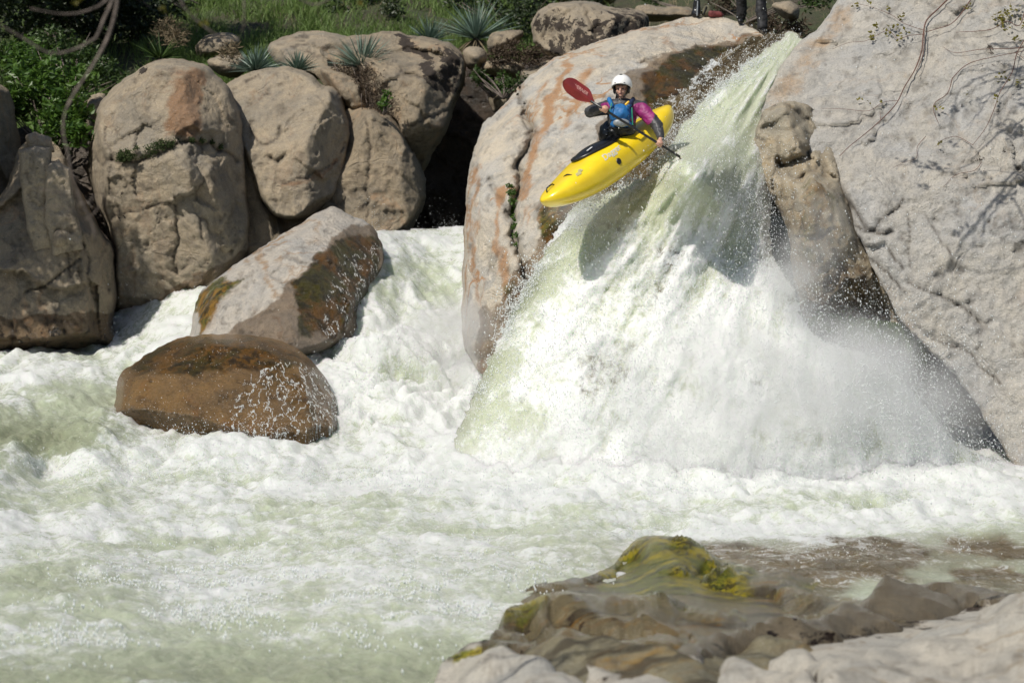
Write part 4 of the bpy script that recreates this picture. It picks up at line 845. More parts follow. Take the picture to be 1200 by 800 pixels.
def bush(name, label, blobs, n, size, mat, aspect=1.9, stems=True, cat='bush', stemcol=None, up=.3, group=None, root=None):
    cs, ws = [], []
    tot = sum(r**2 for *_, r in blobs); pts = []
    for (x, y, Y, r) in blobs:
        c = np.array(at(x, y, Y)); k = int(n*r**2/tot); rr = r/F_PX*Y; d = sph(k, .85)
        P = c+d*rr*(1+.25*fbm(d*2.2+c, 3)[:, None]); pts.append(P); cs.append((c, rr))
    P = np.concatenate(pts); P = P[fbm(P*3.2, 3, .6) > -.33]
    v, f = leaf_quads(P, size*(.6+.8*RNG.random(len(P))), aspect, up=up); me = mesh_from('foliage', v, f, False, None, [mat])
    parts = [('foliage', me)]
    base = Vector(root) if root is not None else Vector((np.mean([c[0] for c, _ in cs]), np.mean([c[1] for c, _ in cs]), min(c[2]-r for c, r in cs)-.05))
    if stems:
        mb = MB()
        for c, r in cs:
            for k in range(5):
                e = Vector(c)+Vector(RNG.normal(size=3))*r*.5; mid = base.lerp(e, .5)+Vector(RNG.normal(size=3))*r*.2
                mb.tube(curve3([base, mid, e], .1), np.linspace(.016, .005, len(curve3([base, mid, e], .1))), 5)
        parts.append(('stems', mb.mesh('stems', [stemcol or M_bark])))
    return build_obj(name, parts, label, cat, tuple(base), group)
bush('leafy_bush', 'bright green leafy bush hanging over the shaded corner of the bank', [(45,100,40.6,38),(80,125,39.9,30),(70,150,39.6,32),(92,158,39.2,20),(20,120,40.8,30),(35,75,42,34),(95,95,41,22)], 5200, .115, L_bright)
bush('low_bush', 'dark green weedy bush on the slope above the leafy bush', [(120,85,42.6,24),(150,100,41.8,18),(60,55,44,30),(5,70,43,28),(100,70,43.4,22)], 3600, .08, L_mid)
bush('dark_bush', 'dark shrub mass above the tallest yucca', [(610,18,47.5,30),(640,-6,48,30),(590,-12,49,34),(540,-10,50,30),(690,-10,49,26)], 3600, .09, L_dark)
bush('dark_bush', 'dark brown green thicket along the top of the slope', [(480,-12,52,28),(430,0,51,20),(395,12,50,16),(460,12,49,14),(350,-14,54,22)], 2600, .09, L_dark)
bush('brown_shrub', 'dead brown shrub hanging below the spiky round yucca', [(438,104,40.8,24),(446,122,40.6,20),(400,84,41.3,14),(455,90,41.3,18),(428,90,41,16)], 3600, .055, L_brown, 4)
bush('green_sprig', 'little yellow green sprig growing out of the dead brown shrub', [(448,122,40.1,9),(452,112,40.1,6)], 160, .07, L_bright)
bush('brown_moss_cushion', 'dark brown moss cushion on the stones above the dark gap', [(585,66,41.9,15),(605,62,41.8,17),(625,66,41.6,15),(598,54,42,10),(640,70,41.4,8)], 5200, .035, L_brown, 1.6, False, 'moss')
bush('gap_plant', 'bright little leafy plant growing at the top of the dark gap', [(566,93,42,8),(580,102,41.9,9),(592,100,41.9,8),(573,100,42,7)], 420, .075, L_bright, 1.3)
bush('gap_plant', 'dull green creeper under the stones of the gap', [(600,100,41.4,12),(612,92,41.2,8),(560,88,41.8,10),(590,92,41.8,10)], 700, .06, L_mid, 1.5)
bush('moss_cushion', 'dark green moss cushion on the ledge of the tall boulder', onrock(r1, [(145,183,9),(155,181,10),(164,178,9)]), 3000, .03, L_moss, 1.6, False, 'moss')
bush('moss_cushion', 'thin strip of moss along the ledge crack beside the moss cushion', onrock(r1, [(172,178,9),(180,174,8),(190,170,8),(200,168,7),(212,166,6),(224,165,5),(236,165,5),(248,167,4),(258,172,4)]), 2600, .03, L_moss, 1.8, False, 'moss')
bush('crevice_plant', 'narrow green plant growing down a crevice of the pale centre boulder', onrock(r10, [(598,218,4),(599,226,5),(600,236,6),(601,246,6),(603,256,6),(604,266,5),(605,276,5),(606,287,4)]), 800, .035, L_bright, 1.6, False, 'plant')
bush('dry_brush', 'dry straw coloured brush on the slope near the small pale rock', [(195,35,46,18),(205,45,45,14),(270,62,43.8,14)], 900, .12, L_straw, 7, False)
bush('dry_brush', 'pale dry brush beside the legs of the standing person', [(905,30,42,16),(930,35,41,18),(850,2,46,22)], 1200, .10, L_brown, 4)
bush('low_bush', 'green bush in the soil behind the waterfall lip', [(950,2,41.5,14),(965,-6,42,18),(800,-8,50,22),(765,0,48,14)], 1300, .07, L_mid)
# grass
def grass_patch(n, x0, x1, y0, y1, L, wgt, dens):
    px = RNG.uniform(x0, x1, n); py = RNG.uniform(y0, y1, n); k = dens(px, py) > RNG.random(n)
    px, py = px[k], py[k]; P = onhill(px, py, -.03); d = RNG.normal(size=(len(P), 3))*.38; d[:, 2] = 1
    return blades(P, d, L*(.5+RNG.random(len(P))), wgt, .35, 2)
def gd(px, py):
    v = fbm(np.stack([px*.012, py*.02, px*0], 1), 3, .6); g_ = sstep(-.45, .1, v+.15)
    hollow = np.exp(-((px-130)/85)**2-((py-38)/34)**2); return g_*(1-hollow)*np.where(px > 700, .35, 1)
v1, f1 = grass_patch(110000, -350, 720, -60, 160, .42, .018, gd)
link('grass', mesh_from('grass', v1, f1, False, None, [L_grass]), kind='stuff')
v2, f2 = grass_patch(22000, -350, 1000, -60, 120, .30, .008, lambda px, py: sstep(-.1, .3, fbm(np.stack([px*.02+9, py*.03, px*0], 1), 3, .6)))
link('dry_grass', mesh_from('dry_grass', v2, f2, False, None, [L_straw]), kind='stuff')
# hanging moss fringe under the knob
pxx = RNG.uniform(948, 1085, 5200); base_y = np.interp(pxx, [948, 962, 1000, 1056, 1085], [374, 368, 374, 382, 404])
pyy = base_y+RNG.uniform(-4, 10, len(pxx))*sstep(948, 975, pxx); P = at(pxx, pyy, 32.0+RNG.uniform(-.15, .35, len(pxx)))
d = RNG.normal(size=(len(P), 3))*.16; d[:, 2] = -1
v, f = blades(P, d, (.08+.20*RNG.random(len(P)))*(.4+.6*sstep(948, 1000, pxx)), .012, .1, 2)
L_fr = leafmat('leaf_fringe', (.035, .075, .013), (.12, .20, .03), .5, .3)
me = mesh_from('moss_fringe', v, f, False, None, [L_fr]); link('moss_fringe', me, None, 'wet green moss fringe hanging from the underside of the tan knob', 'moss', origin=base_origin(me))
# added shade trees: one crown stands in for the shaded hollow, one is unseen
def tree(label, crowns, trunk, n, size, mat, group=None, leafn=1.7):
    pts = []; mb = MB(); tp = [Vector(p) for p in trunk]
    mb.tube(curve3(tp, .3), np.linspace(.24, .09, len(curve3(tp, .3))), 9); lb = MB(); tot = sum(r**2 for _, r in crowns)
    for c, r in crowns:
        c = np.array(c, float); k = int(n*r*r/tot); q = c+sph(k, .75)*r*(1+.3*0); q = q[fbm(q*1.3, 3, .6) > -.28]; pts.append(q)
        a = tp[-1].lerp(tp[-2], random.random()*.6)
        for j in range(5):
            e = Vector(c)+Vector(RNG.normal(size=3))*r*.45; m_ = a.lerp(e, .5)+Vector((0, 0, .15*r)); cc = curve3([a, m_, e], .25)
            lb.tube(cc, np.linspace(.06, .012, len(cc)), 5)
    P = np.concatenate(pts); v, f = leaf_quads(P, size*(.6+.8*RNG.random(len(P))), leafn, up=0)
    build_obj('added_shade_tree', [('trunk', mb.mesh('trunk', [M_bark])), ('limbs', lb.mesh('limbs', [M_bark])), ('crown', mesh_from('crown', v, f, False, None, [mat]))], label, 'tree', tuple(tp[0]), group)
tree('dark tree crown put in for the shaded hollow in the top corner above the bank',
     [(at(60,-40,47.5),1.5),(at(120,-70,47.5),1.7),(at(-10,-20,46.5),1.5),(at(180,-80,47),1.3),(at(0,-130,46),2.0),(at(100,-150,46),2.0),(at(95,-5,49.5),1.0),(at(160,0,50),1.0),(at(140,28,51.5),1.1),(at(90,38,52),1.1),(at(190,10,52),.8),(at(40,10,49),1.0)],
     [at(60,60,50.5), at(64,10,50.5), at(72,-60,50)], 30000, .13, L_dark)
tree('unseen tree added beyond the picture edge to shade the bank',
     [((-10.6,34.5,6.2),1.25),((-9.5,34.3,6.8),1.1),((-10.0,34.2,8.2),1.2),(at(-200,60,38.5),1.6),(at(-110,60,38.0),1.0)],
     [(-11.4,35.4,0), (-11.2,35.2,2.8), (-10.4,34.8,5.4)], 20000, .15, L_dark)
# ---- twigs
def branchy(mb, pts, r0, r1, step=.08):
    c = curve3(pts, step); mb.tube(c, np.linspace(r0, r1, len(c)), 6); return c
tw = MB(); YB = 14.0
for pl, a, b_ in [([(135,-60),(138,-5),(128,40),(108,78),(88,108),(77,130),(74,155),(80,180),(84,205),(95,235),(108,262),(112,285)], .020, .008),
                  ([(150,-60),(133,-3),(122,22),(112,45),(95,55),(70,63),(55,62),(35,50),(15,38),(-20,20)], .017, .008),
                  ([(128,-2),(115,8),(90,16),(65,16),(35,10)], .012, .006),([(200,-30),(215,8),(235,28),(255,42),(278,48),(286,30),(286,0),(290,-30)], .012, .007),
                  ([(340,-20),(352,0),(366,6),(385,0),(400,-20)], .012, .008),([(84,230),(65,225),(48,222)], .008, .003),([(95,255),(78,245),(60,240),(50,245)], .008, .003),([(92,240),(105,236),(112,228)], .006, .003),([(100,258),(110,250),(118,240)], .006, .003)]:
    branchy(tw, [V(x, y, YB+.002*(x-100)) for x, y in pl], a*.56, b_*.56, .05)
far_ = [V(135,-60,YB), V(60,-110,YB), V(-120,-130,YB), V(-480,-130,YB), V(-900,-20,YB), V(-1080,400,YB), V(-1100,1010,YB)]
cc = curve3(far_, .2); tw.tube(cc, .006+.14*np.linspace(0, 1, len(cc))**5, 8)
branchy(tw, [V(200,-30,YB+.4), V(150,-95,YB), V(60,-110,YB)], .006, .007); branchy(tw, [V(340,-20,YB+1), V(250,-120,YB), V(60,-110,YB)], .006, .007); branchy(tw, [V(400,-20,YB+1), V(350,-80,YB+1), V(250,-120,YB)], .005, .006); branchy(tw, [V(290,-30,YB+.7), V(280,-70,YB+.5), V(250,-120,YB)], .005, .006)
branchy(tw, [V(150,-60,YB), V(120,-90,YB), V(60,-110,YB)], .008, .007)
lv = np.array([at(90+RNG.normal()*3, 3+RNG.normal()*3, YB) for _ in range(8)]+[at(193+RNG.normal()*2, 10+RNG.normal()*2, YB) for _ in range(5)]+[at(238+RNG.normal()*2, 28+RNG.normal()*2, YB) for _ in range(5)]+[at(421+RNG.normal()*2, 3+RNG.normal()*2, YB+1) for _ in range(5)])
v, f = leaf_quads(lv, .03, 1.6)
build_obj('bare_branch', [('limb', tw.mesh('limb', [M_bark])), ('leaves', mesh_from('leaves', v, f, False, None, [L_yel]))], 'thin grey bare branches curving down in front of the leafy bush', 'branch', tuple(V(-1100,1010,YB)))
def vine(label, lines, leaves, seed):
    mb = MB()
    for pl, off, a, b_ in lines:
        q = [hit(r13, x, y, off) for x, y in pl]; q = [x for x in q if x is not None]
        if len(q) > 1: branchy(mb, q, a, b_, .05)
    parts = [('stem', mb.mesh('stem', [M_twig]))]; L_ = []
    for x, y, s, k in leaves:
        for _ in range(k):
            h = hit(r13, x+RNG.normal()*s, y+RNG.normal()*s, .13)
            if h is not None: L_.append(tuple(h))
    if L_:
        v, f = leaf_quads(np.array(L_), .055, 1.5); parts.append(('leaves', mesh_from('leaves', v, f, False, None, [L_yel])))
    build_obj('vine', parts, label, 'vine', tuple(hit(r13, lines[0][0][0][0], lines[0][0][0][1], .1)), 'bare vines on the bleached boulder')
vine('long reddish vine stem arching over the middle of the bleached boulder',
     [([(1114,-4),(1100,10),(1086,24),(1082,40),(1080,60),(1072,82),(1060,102),(1050,122),(1030,143),(1010,160),(995,172),(984,183)], .12, .011, .004),([(1083,33),(1082,62),(1074,84)], .17, .006, .004),([(1140,-4),(1128,14),(1115,28),(1098,34),(1084,38)], .14, .008, .004),([(1052,118),(1035,120),(1018,130),(990,128),(962,127)], .08, .004, .002),([(1032,140),(1031,130)], .12, .005, .002),([(1084,36),(1060,28),(1045,18),(1020,8),(1000,4)], .12, .004, .002),([(1084,40),(1065,42),(1052,46),(1040,36),(1015,48),(995,50),(975,58)], .14, .004, .002)],
     [(1004,8,2,6),(1017,4,1.5,4),(1041,10,1.5,5),(1056,22,2,7),(1021,42,3,14),(1027,32,2,8),(1040,37,3,12),(1048,32,2.5,9),(1054,44,3,9),(1062,38,2,5),(1007,117,1.5,3),(1020,120,1.5,3),(1032,118,1.5,3)], 1)
vine('reddish vine with yellow leaves at the edge of the bleached boulder',
     [([(1205,40),(1192,62),(1186,85),(1172,108),(1165,128),(1155,150),(1140,170)], .14, .007, .003),([(1205,-4),(1195,30),(1180,25),(1160,35),(1120,38)], .15, .007, .003),([(1205,55),(1185,57),(1150,58),(1120,62),(1105,55)], .10, .006, .002),([(1140,170),(1120,160),(1100,166)], .08, .004, .002),([(1190,62),(1205,72)], .1, .004, .003)],
     [(1178,17,5,34),(1186,12,4,20),(1168,22,3,12),(1200,28,3,10),(1190,47,2,8),(1174,90,3,14),(1178,36,2,6),(1193,98,2,5),(1168,115,1.5,5),(1132,108,1.5,3),(1135,8,3,8),(1101,168,1.5,4)], 2)
vine('thin dark vine creeping down the outer face of the bleached boulder',
     [([(1150,190),(1142,200),(1120,205),(1105,220)], .06, .004, .002),([(1116,92),(1110,110),(1096,120),(1094,130),(1100,145)], .08, .006, .003),([(1085,160),(1075,172),(1074,185),(1060,190),(1048,196)], .06, .004, .002),([(1116,92),(1130,78),(1150,70),(1200,60)], .08, .006, .003)], [(1100,127,2,4)], 3)
# overhanging branches out of the frame that throw the twig shadows on the boulder
ob = MB(); lp = []
def cast(x, y, t): h = hit(r13, x, y, 0); return None if h is None else h-SUNL*t
tmp = []
for pl, r_ in [([(1215,290),(1185,230),(1165,235),(1155,250),(1150,275),(1130,300),(1112,318),(1092,322)], .010),([(1155,262),(1150,290)], .008),([(1205,310),(1165,318),(1120,312),(1112,318)], .006),([(1112,318),(1095,335),(1088,350),(1068,362)], .007),
               ([(1210,80),(1175,85),(1140,95),(1125,105),(1120,120),(1115,140)], .012),([(1210,90),(1180,95),(1155,120),(1140,140),(1130,150)], .010),([(1175,86),(1150,82),(1120,88),(1110,100)], .007),([(1150,115),(1145,135),(1135,152)], .006),
               ([(1160,52),(1190,56),(1215,52)], .013),([(1200,150),(1180,140),(1160,155),(1150,165)], .009),([(1120,205),(1090,198),(1070,192),(1050,195)], .008),([(1210,120),(1190,130),(1175,145)], .007),([(1150,98),(1115,130),(1105,150)], .005),([(1205,215),(1170,200),(1140,205)], .007)]:
    q = [cast(x, y, 4.9) for x, y in pl]; q = [x for x in q if x is not None]
    if len(q) > 1: branchy(ob, q, r_*1.3, r_*.6); tmp.append(q[0])
for x, y, s, k in [(1190,82,9,40),(1206,120,9,50),(1180,150,10,46),(1195,158,8,30),(1073,192,4,10),(1083,196,3,10),(1100,196,4,12),(1110,197,3,8),(1205,215,8,30),(1182,232,5,26),(1170,238,4,12),(1150,120,3,7),(1118,170,3,8),(1082,220,2,5),(1155,204,4,8),(1055,190,4,9),(1120,275,3,8),(1133,270,3,6),(1200,10,9,30),(1150,95,3,6),(1120,128,4,12)]:
    for _ in range(k):
        h = cast(x+RNG.normal()*s, y+RNG.normal()*s*.6, 4.9+RNG.normal()*.08)
        if h is not None: lp.append(tuple(h))
hub = cast(1215, 120, 5.0)+Vector((1.2, .3, .5))
for q in tmp: branchy(ob, [q, (q+hub)/2+Vector((0, 0, .1)), hub], .010, .03, .2)
trk = [hub, hub+Vector((1.5, 1, -.5)), hub+Vector((3.0, 2.2, -3)), hub+Vector((3.4, 2.6, -6.5))]; cc = curve3(trk, .3); ob.tube(cc, np.linspace(.04, .2, len(cc)), 8)
v, f = leaf_quads(np.array(lp), .075, 1.5)
build_obj('overhanging_tree', [('trunk', ob.mesh('trunk', [M_bark])), ('leaves', mesh_from('leaves', v, f, False, None, [L_yel]))], 'sparse budding tree leaning over the bleached boulder', 'tree', tuple(trk[-1]))
# ================================================================== FIGURES
def ball(bm, c, r, rot=None, sub=2):
    res = bmesh.ops.create_icosphere(bm, subdivisions=sub, radius=1.0)
    rr = (r, r, r) if not hasattr(r, '__len__') else r
    Mx = Matrix.Translation(Vector(c)) @ (rot.to_4x4() if rot is not None else Matrix.Identity(4)) @ Matrix.Diagonal((*rr, 1))
    bmesh.ops.transform(bm, matrix=Mx, verts=res['verts'])
def capsule(bm, a, b, ra, rb):
    a, b = Vector(a), Vector(b); n = max(2, int((b-a).length/(min(ra, rb)*.45)))
    for i in range(n+1):
        t = i/n; ball(bm, a.lerp(b, t), ra+(rb-ra)*t, None, 2)
def fuse(name, fn, voxel, mats, smooth=2, disp=None, matf=None):
    bm = bmesh.new(); fn(bm); me = bpy.data.meshes.new(name+'_src'); bm.to_mesh(me); bm.free()
    o = bpy.data.objects.new(name+'_src', me); COL.objects.link(o)
    md = o.modifiers.new('r', 'REMESH'); md.mode = 'VOXEL'; md.voxel_size = voxel; md.use_smooth_shade = True
    if smooth: sm = o.modifiers.new('s', 'SMOOTH'); sm.iterations = smooth; sm.factor = .5
    dg = bpy.context.evaluated_depsgraph_get(); out = bpy.data.meshes.new_from_object(o.evaluated_get(dg)); out.name = name
    bpy.data.objects.remove(o)
    out.materials.clear()
    for m in mats: out.materials.append(m)
    if disp or matf:
        co = np.empty(len(out.vertices)*3); out.vertices.foreach_get('co', co); co = co.reshape(-1, 3)
        if disp:
            nn = np.empty(len(out.vertices)*3); out.vertices.foreach_get('normal', nn); nn = nn.reshape(-1, 3)
            co = co+nn*disp(co)[:, None]; out.vertices.foreach_set('co', co.ravel())
        if matf:
            ce = np.empty(len(out.polygons)*3); out.polygons.foreach_get('center', ce); out.polygons.foreach_set('material_index', matf(ce.reshape(-1, 3)).astype(np.int32))
    out.polygons.foreach_set('use_smooth', [True]*len(out.polygons)); out.update(); return out
skin = simple('skin', (.52, .30, .22), .5, var=.08, scale=20, sss=.2)
lipm = simple('lips', (.35, .13, .11), .5); eyem = simple('eye_dark', (.02, .015, .012), .25); hairm = simple('hair_brown', (.05, .03, .02), .6, var=.4, scale=60)
magenta = simple('fabric_magenta', (.24, .018, .13), .55, var=.12, scale=14, bump=.35)
greyf = simple('fabric_charcoal', (.045, .045, .048), .5, var=.2, scale=14, bump=.4)
blackf = simple('neoprene_black', (.012, .012, .014), .28, var=.3, scale=20, bump=.35)
bluef = simple('fabric_blue', (.015, .12, .32), .5, var=.2, scale=14, bump=.3)
navy = simple('fabric_navy', (.012, .02, .06), .6); greenf = simple('trim_green', (.02, .22, .14), .5)
yelp = simple('plastic_yellow', (.86, .60, .01), .30, var=.05, scale=5, coat=.6, tint=(.88, .64, .02))
yelb = simple('buckle_yellow', (.85, .50, .02), .4); whitep = simple('helmet_white', (.80, .79, .77), .25, var=.03, scale=9, coat=.5)
blackp = simple('plastic_black', (.015, .015, .016), .35); redp = simple('blade_red', (.20, .022, .02), .32, var=.18, scale=6, coat=.3)
carb = simple('shaft_carbon', (.018, .018, .02), .3); greyt = simple('print_grey', (.55, .56, .50), .5); redt = simple('print_pale_red', (.55, .28, .25), .5)
emb = simple('emblem_worn', (.42, .38, .16), .5)
silver = simple('reflective_grey', (.22, .24, .26), .4); whitet = simple('print_white', (.6, .6, .6), .5)
# ------------------------------------------------------------------ kayak
FW = Vector((-.594, -.68, -.43)).normalized(); UP = (Vector((0, 0, 1))-FW*FW.z).normalized()
ROLL = R(15); UP = Matrix.Rotation(ROLL, 3, FW) @ UP; LF = UP.cross(FW).normalized()
KO = V(714, 184, 31.0)
KM = Matrix.Translation(KO) @ Matrix((FW, LF, UP)).transposed().to_4x4()
HLn = 1.30
def kw(s): a = abs(s/HLn); return .35*max(0, 1-a**(2.6 if s > 0 else 3.0))**.48
def kb(s): a = abs(s/HLn); return -.27+.21*a**2.4
def kt(s):
    a = abs(s/HLn); return .16+.06*math.exp(-((s-.35)/.42)**2)-.02*a**3
def hull():
    NS, M = 72, 44; v = []; f = []
    for i in range(NS+1):
        s = -HLn*math.cos(math.pi*i/NS); s = max(-HLn*.9995, min(HLn*.9995, s)); w = kw(s); zb, zt = kb(s), kt(s)
        endf = max(0, 1-abs(s/HLn)**9)**.5; zc = (zb+zt)/2+.02; zt2 = zc+(zt-zc)*endf; zb2 = zc+(zb-zc)*endf
        for k in range(M):
            th = 2*math.pi*k/M; c_, s_ = math.cos(th), math.sin(th)
            y = w*math.copysign(abs(c_)**.72, c_)
            if s_ >= 0: z = zc+(zt2-zc)*abs(s_)**.95*(1-.10*abs(math.cos(th*2))*.6)
            else: z = zc+(zb2-zc)*abs(s_)**.6
            # sheer ridge and chine
            v.append((s, y, z))
    for i in range(NS):
        for k in range(M): f.append((i*M+k, i*M+(k+1) % M, (i+1)*M+(k+1) % M, (i+1)*M+k))
    f.append(tuple(range(M-1, -1, -1))); f.append(tuple(range(NS*M, NS*M+M)))
    return v, f
hv, hf = hull(); hme = mesh_from('hull', hv, hf, True, None, [yelp])
bmh = bmesh.new(); bmh.from_mesh(hme); bmesh.ops.recalc_face_normals(bmh, faces=bmh.faces); bmh.to_mesh(hme)
hbv = BVHTree.FromBMesh(bmh); bmh.free()
kayak = bpy.data.objects.new('kayak', None); COL.objects.link(kayak); kayak.matrix_world = KM
tagit(kayak, 'short yellow whitewater kayak dropping nose first off the waterfall', 'kayak')
def kpart(name, me, parent=None):
    o = bpy.data.objects.new(name, me); COL.objects.link(o); o.parent = parent or kayak; return o
kpart('hull', hme)
def ring(c, rx, ry, rad, zf, n=40, m=8):
    pts = [Vector((c[0]+rx*math.cos(t), ry*math.sin(t), 0)) for t in [2*math.pi*i/n for i in range(n)]]
    v, f = [], []
    for i, p in enumerate(pts):
        z = zf(p.x, p.y); d = (pts[(i+1) % n]-pts[i-1]).normalized(); nn = Vector((d.y, -d.x, 0))
        for k in range(m):
            a = 2*math.pi*k/m; q = Vector((p.x, p.y, z))+nn*math.cos(a)*rad+Vector((0, 0, 1))*math.sin(a)*rad; v.append(tuple(q))
    for i in range(n):
        for k in range(m): f.append((i*m+k, i*m+(k+1) % m, ((i+1) % n)*m+(k+1) % m, ((i+1) % n)*m+k))
    return v, f
def decktop(x, y):
    h = hbv.ray_cast(Vector((x, y, 1)), Vector((0, 0, -1))); return h[0].z if h[0] is not None else .1
cz = lambda x, y: kt(x)+.010-.75*y*y
v, f = ring((.13, 0), .39, .225, .022, cz); kpart('cockpit_rim', mesh_from('cockpit_rim', v, f, True, None, [blackp]))
mb = MB()
for s in (1.12,):
    z = decktop(s, 0); mb.tube(curve3([(s-.09, 0, z-.01), (s-.07, 0, z+.03), (s+.05, 0, z+.03), (s+.07, 0, decktop(s+.07, 0)-.01)], .02), .009, 6)
kpart('grab_handle', mb.mesh('grab_handle', [blackp]))
mb = MB(); s = -1.15; mb.tube(curve3([(s, -.06, decktop(s, -.06)-.01), (s, -.05, decktop(s, 0)+.025), (s, .05, decktop(s, 0)+.025), (s, .06, decktop(s, .06)-.01)], .02), .008, 6)
kpart('grab_handle', mb.mesh('grab_handle', [blackp]))
mb = MB(); s = .86; mb.tube(curve3([(s, .03, decktop(s, .03)-.004), (s, .10, decktop(s, .10)+.012), (s, .17, decktop(s, .17)-.004)], .02), .008, 6); kpart('deck_fitting', mb.mesh('deck_fitting', [blackp]))
# round black plug on the side, bolts of the seat
def onside(x, z, side=1):
    h = hbv.ray_cast(Vector((x, side, z)), Vector((0, -side, 0))); return h[0], h[1]
c_, n_ = onside(.24, -.03); bm = bmesh.new(); bmesh.ops.create_cone(bm, cap_ends=True, segments=20, radius1=.044, radius2=.036, depth=.014)
bmesh.ops.transform(bm, matrix=Matrix.Translation(c_) @ n_.to_track_quat('Z', 'Y').to_matrix().to_4x4(), verts=bm.verts); me = bpy.data.meshes.new('side_plug'); bm.to_mesh(me); bm.free(); me.materials.append(blackp); kpart('side_plug', me)
def text_mesh(txt, size, shear=0.0, extr=0.0):
    cu = bpy.data.curves.new('t', 'FONT'); cu.body = txt; cu.size = size; cu.shear = shear; cu.align_x = 'CENTER'; cu.align_y = 'CENTER'; cu.offset = size*.02
    o = bpy.data.objects.new('t', cu); COL.objects.link(o); dg = bpy.context.evaluated_depsgraph_get(); me = bpy.data.meshes.new_from_object(o.evaluated_get(dg)); bpy.data.objects.remove(o); return me
def wrap_text(txt, size, cx, cz_, xdir, zdir, mat, name, shear=.25, side=1, bvh=None):
    me = text_mesh(txt, size, shear); me.materials.clear(); me.materials.append(mat)
    bm = bmesh.new(); bm.from_mesh(me); bmesh.ops.triangulate(bm, faces=bm.faces)
    for v in bm.verts:
        x, z = v.co.x, v.co.y; p = Vector((cx, side, cz_))+Vector(xdir)*x+Vector(zdir)*z
        h = hbv.ray_cast(p, Vector((0, -side, -.45)).normalized()); v.co = h[0]+h[1]*.003 if h[0] is not None else p
    bm.to_mesh(me); bm.free(); me.name = name; return me
kpart('side_lettering', wrap_text('Dagger', .12, .25, .41, (-1, 0, 0), (0, 0, 1), greyt, 'side_lettering'))
# small swoosh emblem near the bow
bm = bmesh.new(); E = [(-.10,-.03),(-.02,0),(-.06,.03),(.0,.02),(.05,.06),(.10,.05),(.04,.01),(.09,-.01),(.02,-.02),(.0,-.05)]
vs = [bm.verts.new(Vector((.80-x*.7, 1, .47+z*.7))) for x, z in E]; bm.faces.new(vs); bmesh.ops.triangulate(bm, faces=bm.faces)
for v_ in bm.verts:
    h = hbv.ray_cast(v_.co, Vector((0, -1, -.45)).normalized()); v_.co = h[0]+h[1]*.006 if h[0] is not None else v_.co
me = bpy.data.meshes.new('bow_emblem'); bm.to_mesh(me); bm.free(); me.materials.append(emb); kpart('bow_emblem', me)
# ------------------------------------------------------------------ paddle
PA, PB = V(697, 121.5, 30.50), V(792, 181, 30.62); PD = (PB-PA).normalized()
paddle = bpy.data.objects.new('paddle', None); COL.objects.link(paddle); paddle.location = PA; tagit(paddle, 'kayak paddle with a dark red blade held across the chest of the kayaker', 'paddle')
def ppart(name, me, parent=None):
    me.transform(Matrix.Translation(-PA)) if parent is None else None; o = bpy.data.objects.new(name, me); COL.objects.link(o); o.parent = parent or paddle; return o
mb = MB(); mb.tube([PA-PD*.06, PA+PD*.3, PB-PD*.3, PB+PD*.06], .0155, 12); ppart('shaft', mb.mesh('shaft', [carb]))
def blade(root, axis, side, nrm, mat):
    """asymmetric spooned blade; axis away from the shaft"""
    NL, NW = 26, 14; v, f = [], []
    L = .47
    for layer in (1, -1):
        for i in range(NL+1):
            t = i/NL
            up_ = .105*(math.sin(math.pi*min(1, t*1.0)**.62*.98+.03))**.7*(1-.10*t) if t > 0 else .012
            up_ = max(.013, .108*(sstep(0, .45, np.array(t+.06)))*(1-max(0, t-.72)**2/.28**2*1.0)**.5 if t < 1 else .0)
            lo_ = max(.013, .088*(sstep(0, .55, np.array(t+.05)))*(1-max(0, (t-.66))**2/.34**2)**.5 if t < 1 else .0)
            for j in range(NW+1):
                q = j/NW; y = -lo_+(up_+lo_)*q; yy = y/.1
                curv = -.020*yy*yy*sstep(.1, .5, np.array(t))+.035*t*t
                rib = .010*math.exp(-(y/.014)**2)*(1-t)**.8
                p = root+axis*(t*L)+side*float(y)+nrm*float(curv+rib*(1 if layer > 0 else .2)+layer*.0022)
                v.append(tuple(p))
        
    n1 = (NL+1)*(NW+1)
    for l in (0, 1):
        for i in range(NL):
            for j in range(NW):
                a = l*n1+i*(NW+1)+j; q = (a, a+1, a+NW+2, a+NW+1); f.append(q if l else q[::-1])
    for i in range(NL):
        for j in (0, NW):
            a = i*(NW+1)+j; f.append((a, a+NW+1, a+NW+1+n1, a+n1))
    for j in range(NW): a = NL*(NW+1)+j; f.append((a, a+1, a+1+n1, a+n1))
    return mesh_from('blade', v, f, True, None, [mat])
ax = (V(652, 90, 30.5)-PA).normalized(); N0 = Vector((0.05, -1, .1)).normalized(); sd = ax.cross(N0).normalized()
if sd.z < 0: sd = -sd
N0 = sd.cross(ax).normalized(); N0 = N0 if N0.y < 0 else -N0
bl1 = ppart('blade', blade(PA-ax*.01, ax, sd, N0, redp))
ppart('blade', blade(PB, (PD+Vector((0, .45, -.1))).normalized(), Vector((0, -1, 0)).cross(PD).cross(PD).normalized(), PD.cross(Vector((0, -1, 0))).normalized(), redp))
tm = text_mesh('WERNER', .052, 0); tm.materials.clear(); tm.materials.append(redt)
xa = -ax; ya = N0.cross(xa)*-1; ya = ya if ya.z > 0 else -ya
MT = Matrix.Translation(PA+ax*.235+sd*.040+N0*.014) @ Matrix((xa, ya, xa.cross(ya))).transposed().to_4x4(); tm.transform(MT); ppart('blade_lettering', tm)
